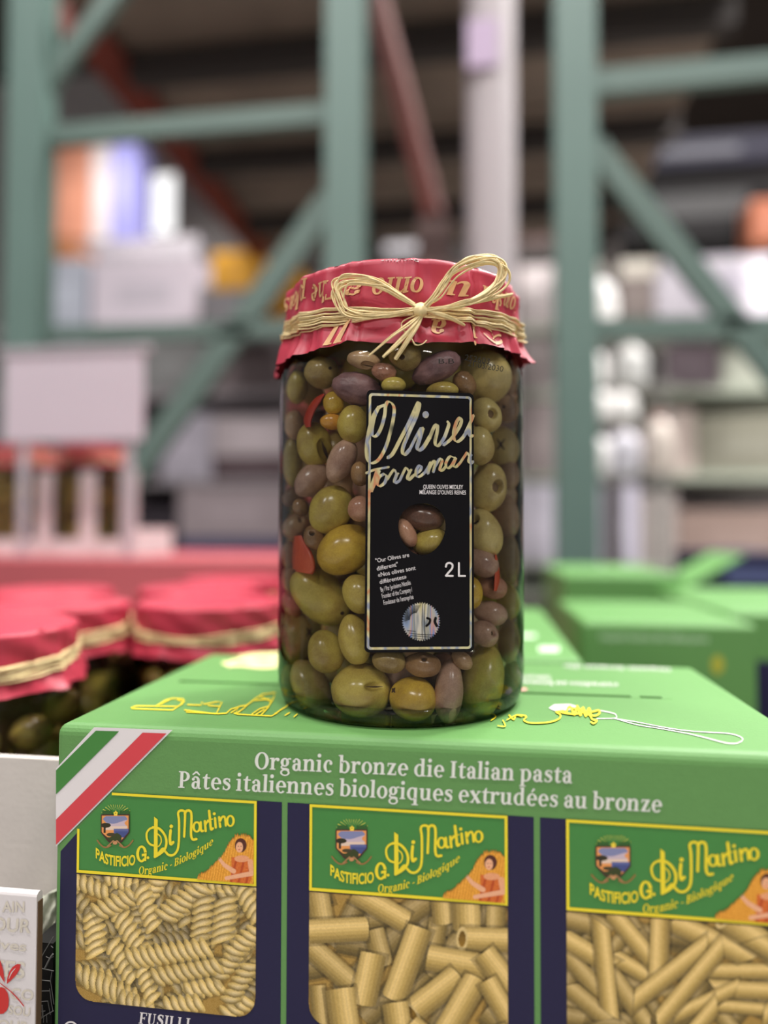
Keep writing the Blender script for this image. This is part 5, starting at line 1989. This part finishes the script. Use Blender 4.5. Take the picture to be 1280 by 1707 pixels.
WY_ = .312
t = thing('cardboard_tray', 'white corrugated tray wall left of the pasta carton, red-capped jars standing behind it', 'tray', (-.40, .5, .80))
b = MB(); b.box(-.62, -.1895, WY_, .70, .80, .8035); b.build('tray_floor', m_wcard, t)
b = MB(); b.box(-.62, -.1895, WY_, WY_ + .004, .8036, at(45, 1264, WY_).z); b.build('front_wall', m_wcard, t)
b = MB(); b.box(-.62, -.616, WY_ + .004, .70, .8036, .86); b.build('side_wall', m_wcard, t)
b = MB(); b.box(-.611, -.195, .320, .452, .804, JZ - .0005); b.box(-.611, -.06, .4522, .998, .804, JZ - .0005)
pl2 = b.build('tray_insert', m_wcard); tag(pl2, 'grey cardboard insert under the red-capped jars', 'cardboard')
for i, (x, y, l, w_) in enumerate(((-.308, .380, 'nearest red-capped olive jar at the left picture edge', 'in the nearest jar at the left edge'),
                                   (-.336, .4995, 'red-capped olive jar second from the left edge, dark olives showing', 'in the second jar from the left edge'),
                                   (-.2185, .539, 'red-capped olive jar behind the left rear corner of the green carton', 'in the jar behind the green carton corner'),
                                   (-.412, .606, 'red-capped olive jar in the second row behind the nearest jar', 'in the second row at left'),
                                   (-.278, .655, 'red-capped olive jar in the second row, middle', 'in the second row, middle jar'),
                                   (-.145, .690, 'red-capped olive jar in second row, close to the main jar', 'in the second row near the main jar'),
                                   (-.29, .785, 'red-capped olive jar in the third row at left', 'in the third row at left'),
                                   (-.155, .822, 'red-capped olive jar in the third row, close to the main jar', 'in the third row near the main jar'))):
    far_jar(x, y, JZ, l, w_, i + 3)

# upper tray of jars further back
UY = 1.15
uz = at(110, 926, UY).z
ux0, ux1 = at(-40, 850, UY).x, at(226, 850, UY).x
tray('white tray with two red-capped jars on the upper tier at left', ux0, ux1, UY, UY + .15, uz, .030, .05, m_wgloss)
for px, l, w_ in ((36, 'left red-capped jar in the white upper tray under the placard', 'in the left jar of the upper tray'), (154, 'right red-capped jar in the white upper tray under the placard', 'in the right jar of the upper tray')):
    p = at(px, 850, UY + .075)
    far_jar(p.x, UY + .075, uz + .004, l, w_, px)
for i, px in enumerate((76, 148, 216)):
    p = at(px, 850, UY)
    b = MB(); b.box(p.x - .015, p.x + .015, UY - .004, UY - .0005, uz, uz + .155)
    o = b.build('paper_divider', m_wgloss); tag(o, ('white upright card before the left upper jar', 'white upright card before the right upper jar', 'white upright card right of the right upper jar')[i], 'card', 'white cards of the upper tray')
b = MB(); b.box(-1.1, -.02, UY - .15, UY + .30, ZT - CH + .0005, uz - .0005)
o = b.build('tray_stack', mat('rosy_tray_stack', (176, 86, 92), .6)); tag(o, 'rosy red stack of closed trays under the upper tray of jars', 'trays')
# price placard above the upper jars
sy = UY - .06
a, c = at(6, 736, sy), at(238, 584, sy)
t = thing('price_placard', 'plain lilac white placard above the upper tray of jars', 'sign', ((a.x + c.x) / 2, sy, uz))
b = MB(); b.box(a.x, c.x, sy, sy + .006, a.z, c.z); b.build('placard_board', mat('lilac_placard', (200, 187, 197), .5, var=.05, scale=5), t)
b = MB(); b.box(a.x - .012, c.x + .012, sy - .004, sy + .010, c.z, c.z + .012); b.build('top_rail', mat('grey_rail', (170, 166, 172), .5), t)
for X in (a.x + .03, c.x - .03):
    b = MB(); b.box(X - .006, X + .006, sy + .007, sy + .018, uz, c.z); b.build('stand_rod', mat('grey_rail', (170, 166, 172), .5), t)

# printed display card in front at the left ---------------------------------
dy = .268
q0, q1 = at(-120, 1500, dy), at(63, 1500, dy)
ztop = at(40, 1487, dy).z
t = thing('display_carton', 'white printed display carton at the lower left with red olive branch', 'carton', ((q0.x + q1.x) / 2, dy + .03, ZT - CH))
b = MB()
rows = []
n = 8
for X, in ((q0.x,), (q1.x - .0005,)):
    pr = [(dy, ZT - CH), (dy, ztop - .002)] + [(dy + .002 - .002 * math.cos(a), ztop - .002 + .002 * math.sin(a)) for a in np.linspace(.15, math.pi, n)] + [(dy + .004, ZT - CH)]
    rows.append([Vector((X - (.0012 if z > ztop - .02 else 0) * 0, y, z)) for y, z in pr])
b.grid(rows); b.poly(rows[1]); b.poly(rows[0][::-1])
card = b.build('front_flap', m_wgloss, t, smooth=False)
b = MB(); b.box(q1.x - .0004, q1.x, dy + .0006, dy + .0036, ZT - CH, ztop - .004); b.build('cut_edge', m_cut_edge, t)
b = MB(); b.box(q0.x, q1.x - .035, dy + .005, dy + .03, ZT - CH, ztop - .05); b.build('carton_body', m_wcard, t)
b = MB()
Z0 = lambda x, y: at(x * .1447, 1460 + y * .1447, dy - .0003)
for s, p0, p1, h in (('AIN', (22, 412), (280, 418), 125), ('OUR', (-100, 625), (350, 658), 160), ('ives', (-40, 835), (300, 868), 110), ('TES', (-120, 1140), (280, 1180), 190), ('DE CO', (-160, 1390), (380, 1440), 130), ('SOU', (90, 1590), (340, 1620), 105), ('GOUR', (-150, 1750), (330, 1790), 110)):
    ps, w = sans(s, .02)
    add_polys(b, lay(ps, w, p0, p1, h, Z0))
b.build('pale_words', mat('beige_ink', (206, 198, 184), .5), t)
m_rink = mat('red_olive_ink', (196, 46, 44), .45)
b = MB()
b.flat([[(-20, 1290), (20, 1278), (60, 1296), (92, 1350), (106, 1420), (100, 1500), (80, 1550), (40, 1585), (-10, 1590), (-60, 1560), (-90, 1480), (-80, 1380)]], Z0)
b.flat([[(80, 1245), (88, 1170), (110, 1100), (150, 1045), (200, 1012), (240, 1015), (232, 1070), (190, 1140), (130, 1200)]], Z0)
b.flat([[(60, 1232), (30, 1190), (-10, 1120), (-40, 1020), (-20, 940), (10, 980), (40, 1080)]], Z0)
b.flat(ribbon([(-30, 1205), (40, 1260), (130, 1330), (200, 1400), (280, 1500)], [8, 10, 12, 14, 12], 6), Z0)
b.v = [(v[0], v[1] - .0002, v[2]) for v in b.v]
b.build('olive_branch_print', m_rink, t)
b = MB(); b.flat(ribbon([(108, 1180), (140, 1110), (186, 1056)], [4, 10, 4], 6), lambda x, y: Z0(x, y) + Vector((0, -.0004, 0))); b.build('leaf_highlight', m_wgloss, t)

# black netted crate between the display carton and the pasta carton
ky = .282
a, c = at(55, 1700, ky), at(140, 1700, ky)
kz = at(80, 1572, ky).z
t = thing('netted_crate', 'black crate under grey netting between the display carton and the green carton', 'crate', ((a.x + c.x) / 2, ky + .014, ZT - CH))
b = MB(); b.box(a.x, min(c.x, XL - .004), ky, ky + .026, ZT - CH, kz); b.build('crate_body', mat('black_crate', (14, 13, 13), .5), t)
b = MB()
ZN = lambda x, y: at(x * .1447, 1460 + y * .1447, ky - .0015)
for pts, w in (([(430, 1020), (520, 860), (615, 700)], 10), ([(460, 1062), (540, 1080), (620, 1096)], 10), ([(420, 1196), (580, 1212)], 9), ([(430, 1330), (570, 1325)], 9), ([(420, 1455), (550, 1442)], 8), ([(420, 1575), (520, 1556)], 9),
               ([(485, 1490), (492, 1600), (480, 1640)], 16), ([(580, 1210), (600, 1330), (620, 1480)], 7), ([(572, 1300), (590, 1450), (610, 1560)], 7), ([(550, 1440), (580, 1600)], 7), ([(520, 1060), (570, 960), (610, 900)], 22), ([(530, 930), (575, 950), (615, 930)], 8), ([(585, 806), (612, 830)], 8),
               ([(410, 1690), (520, 1610), (615, 1556)], 12), ([(460, 1690), (470, 1620)], 8), ([(500, 1690), (505, 1610)], 8), ([(540, 1690), (535, 1600)], 8), ([(600, 1090), (580, 1210)], 7)):
    b.tube([ZN(*p) for p in cr(pts, 4)], w * .1447 * ky / F * .5, 6)
b.build('netting', mat('grey_netting', (120, 118, 116), .5), t, smooth=True)
# torn corrugated flap of the tray
b = MB()
fy = .304
ZF = lambda x, y, d=0: at(x * .1447, 1460 + y * .1447, fy + d)
edge = [(380, 270), (470, 262), (556, 210), (640, 180)]
low = [(380, 905), (490, 880), (505, 760), (575, 700), (600, 600), (640, 560)]
top_ = cr(edge, 5); lo_ = cr(low, 3)
L_ = [ZF(*np.array(p), .0012 * math.sin(i * 1.9)) for i, p in enumerate(top_)]
M_ = [ZF(*p, .0012 * math.sin(i * 1.9)) for i, p in enumerate(lo_)]
n = len(top_)
rows = []
for j in range(9):
    r = []
    for i in range(n):
        u = i / (n - 1)
        q = np.array(top_[i]) * (1 - j / 8) + np.array(lo_[min(len(lo_) - 1, int(round(u * (len(lo_) - 1))))]) * (j / 8)
        r.append(ZF(q[0], q[1], .0022 * math.sin(u * 6 + j * 1.5)))
    rows.append(r)
b.grid(rows)
b.grid([[p + Vector((0, .003, 0)) for p in r] for r in rows])
rim = rows[0]; b.grid([rim, [p + Vector((0, .003, 0)) for p in rim]])
rim = rows[-1]; b.grid([rim, [p + Vector((0, .003, 0)) for p in rim]])
o = b.build('torn_flap', mat('pale_green_white_board', (204, 206, 188), .7, bump=.3, bump_scale=300), None, smooth=True)
tag(o, 'torn pale corrugated flap hanging above the black netted crate', 'cardboard')
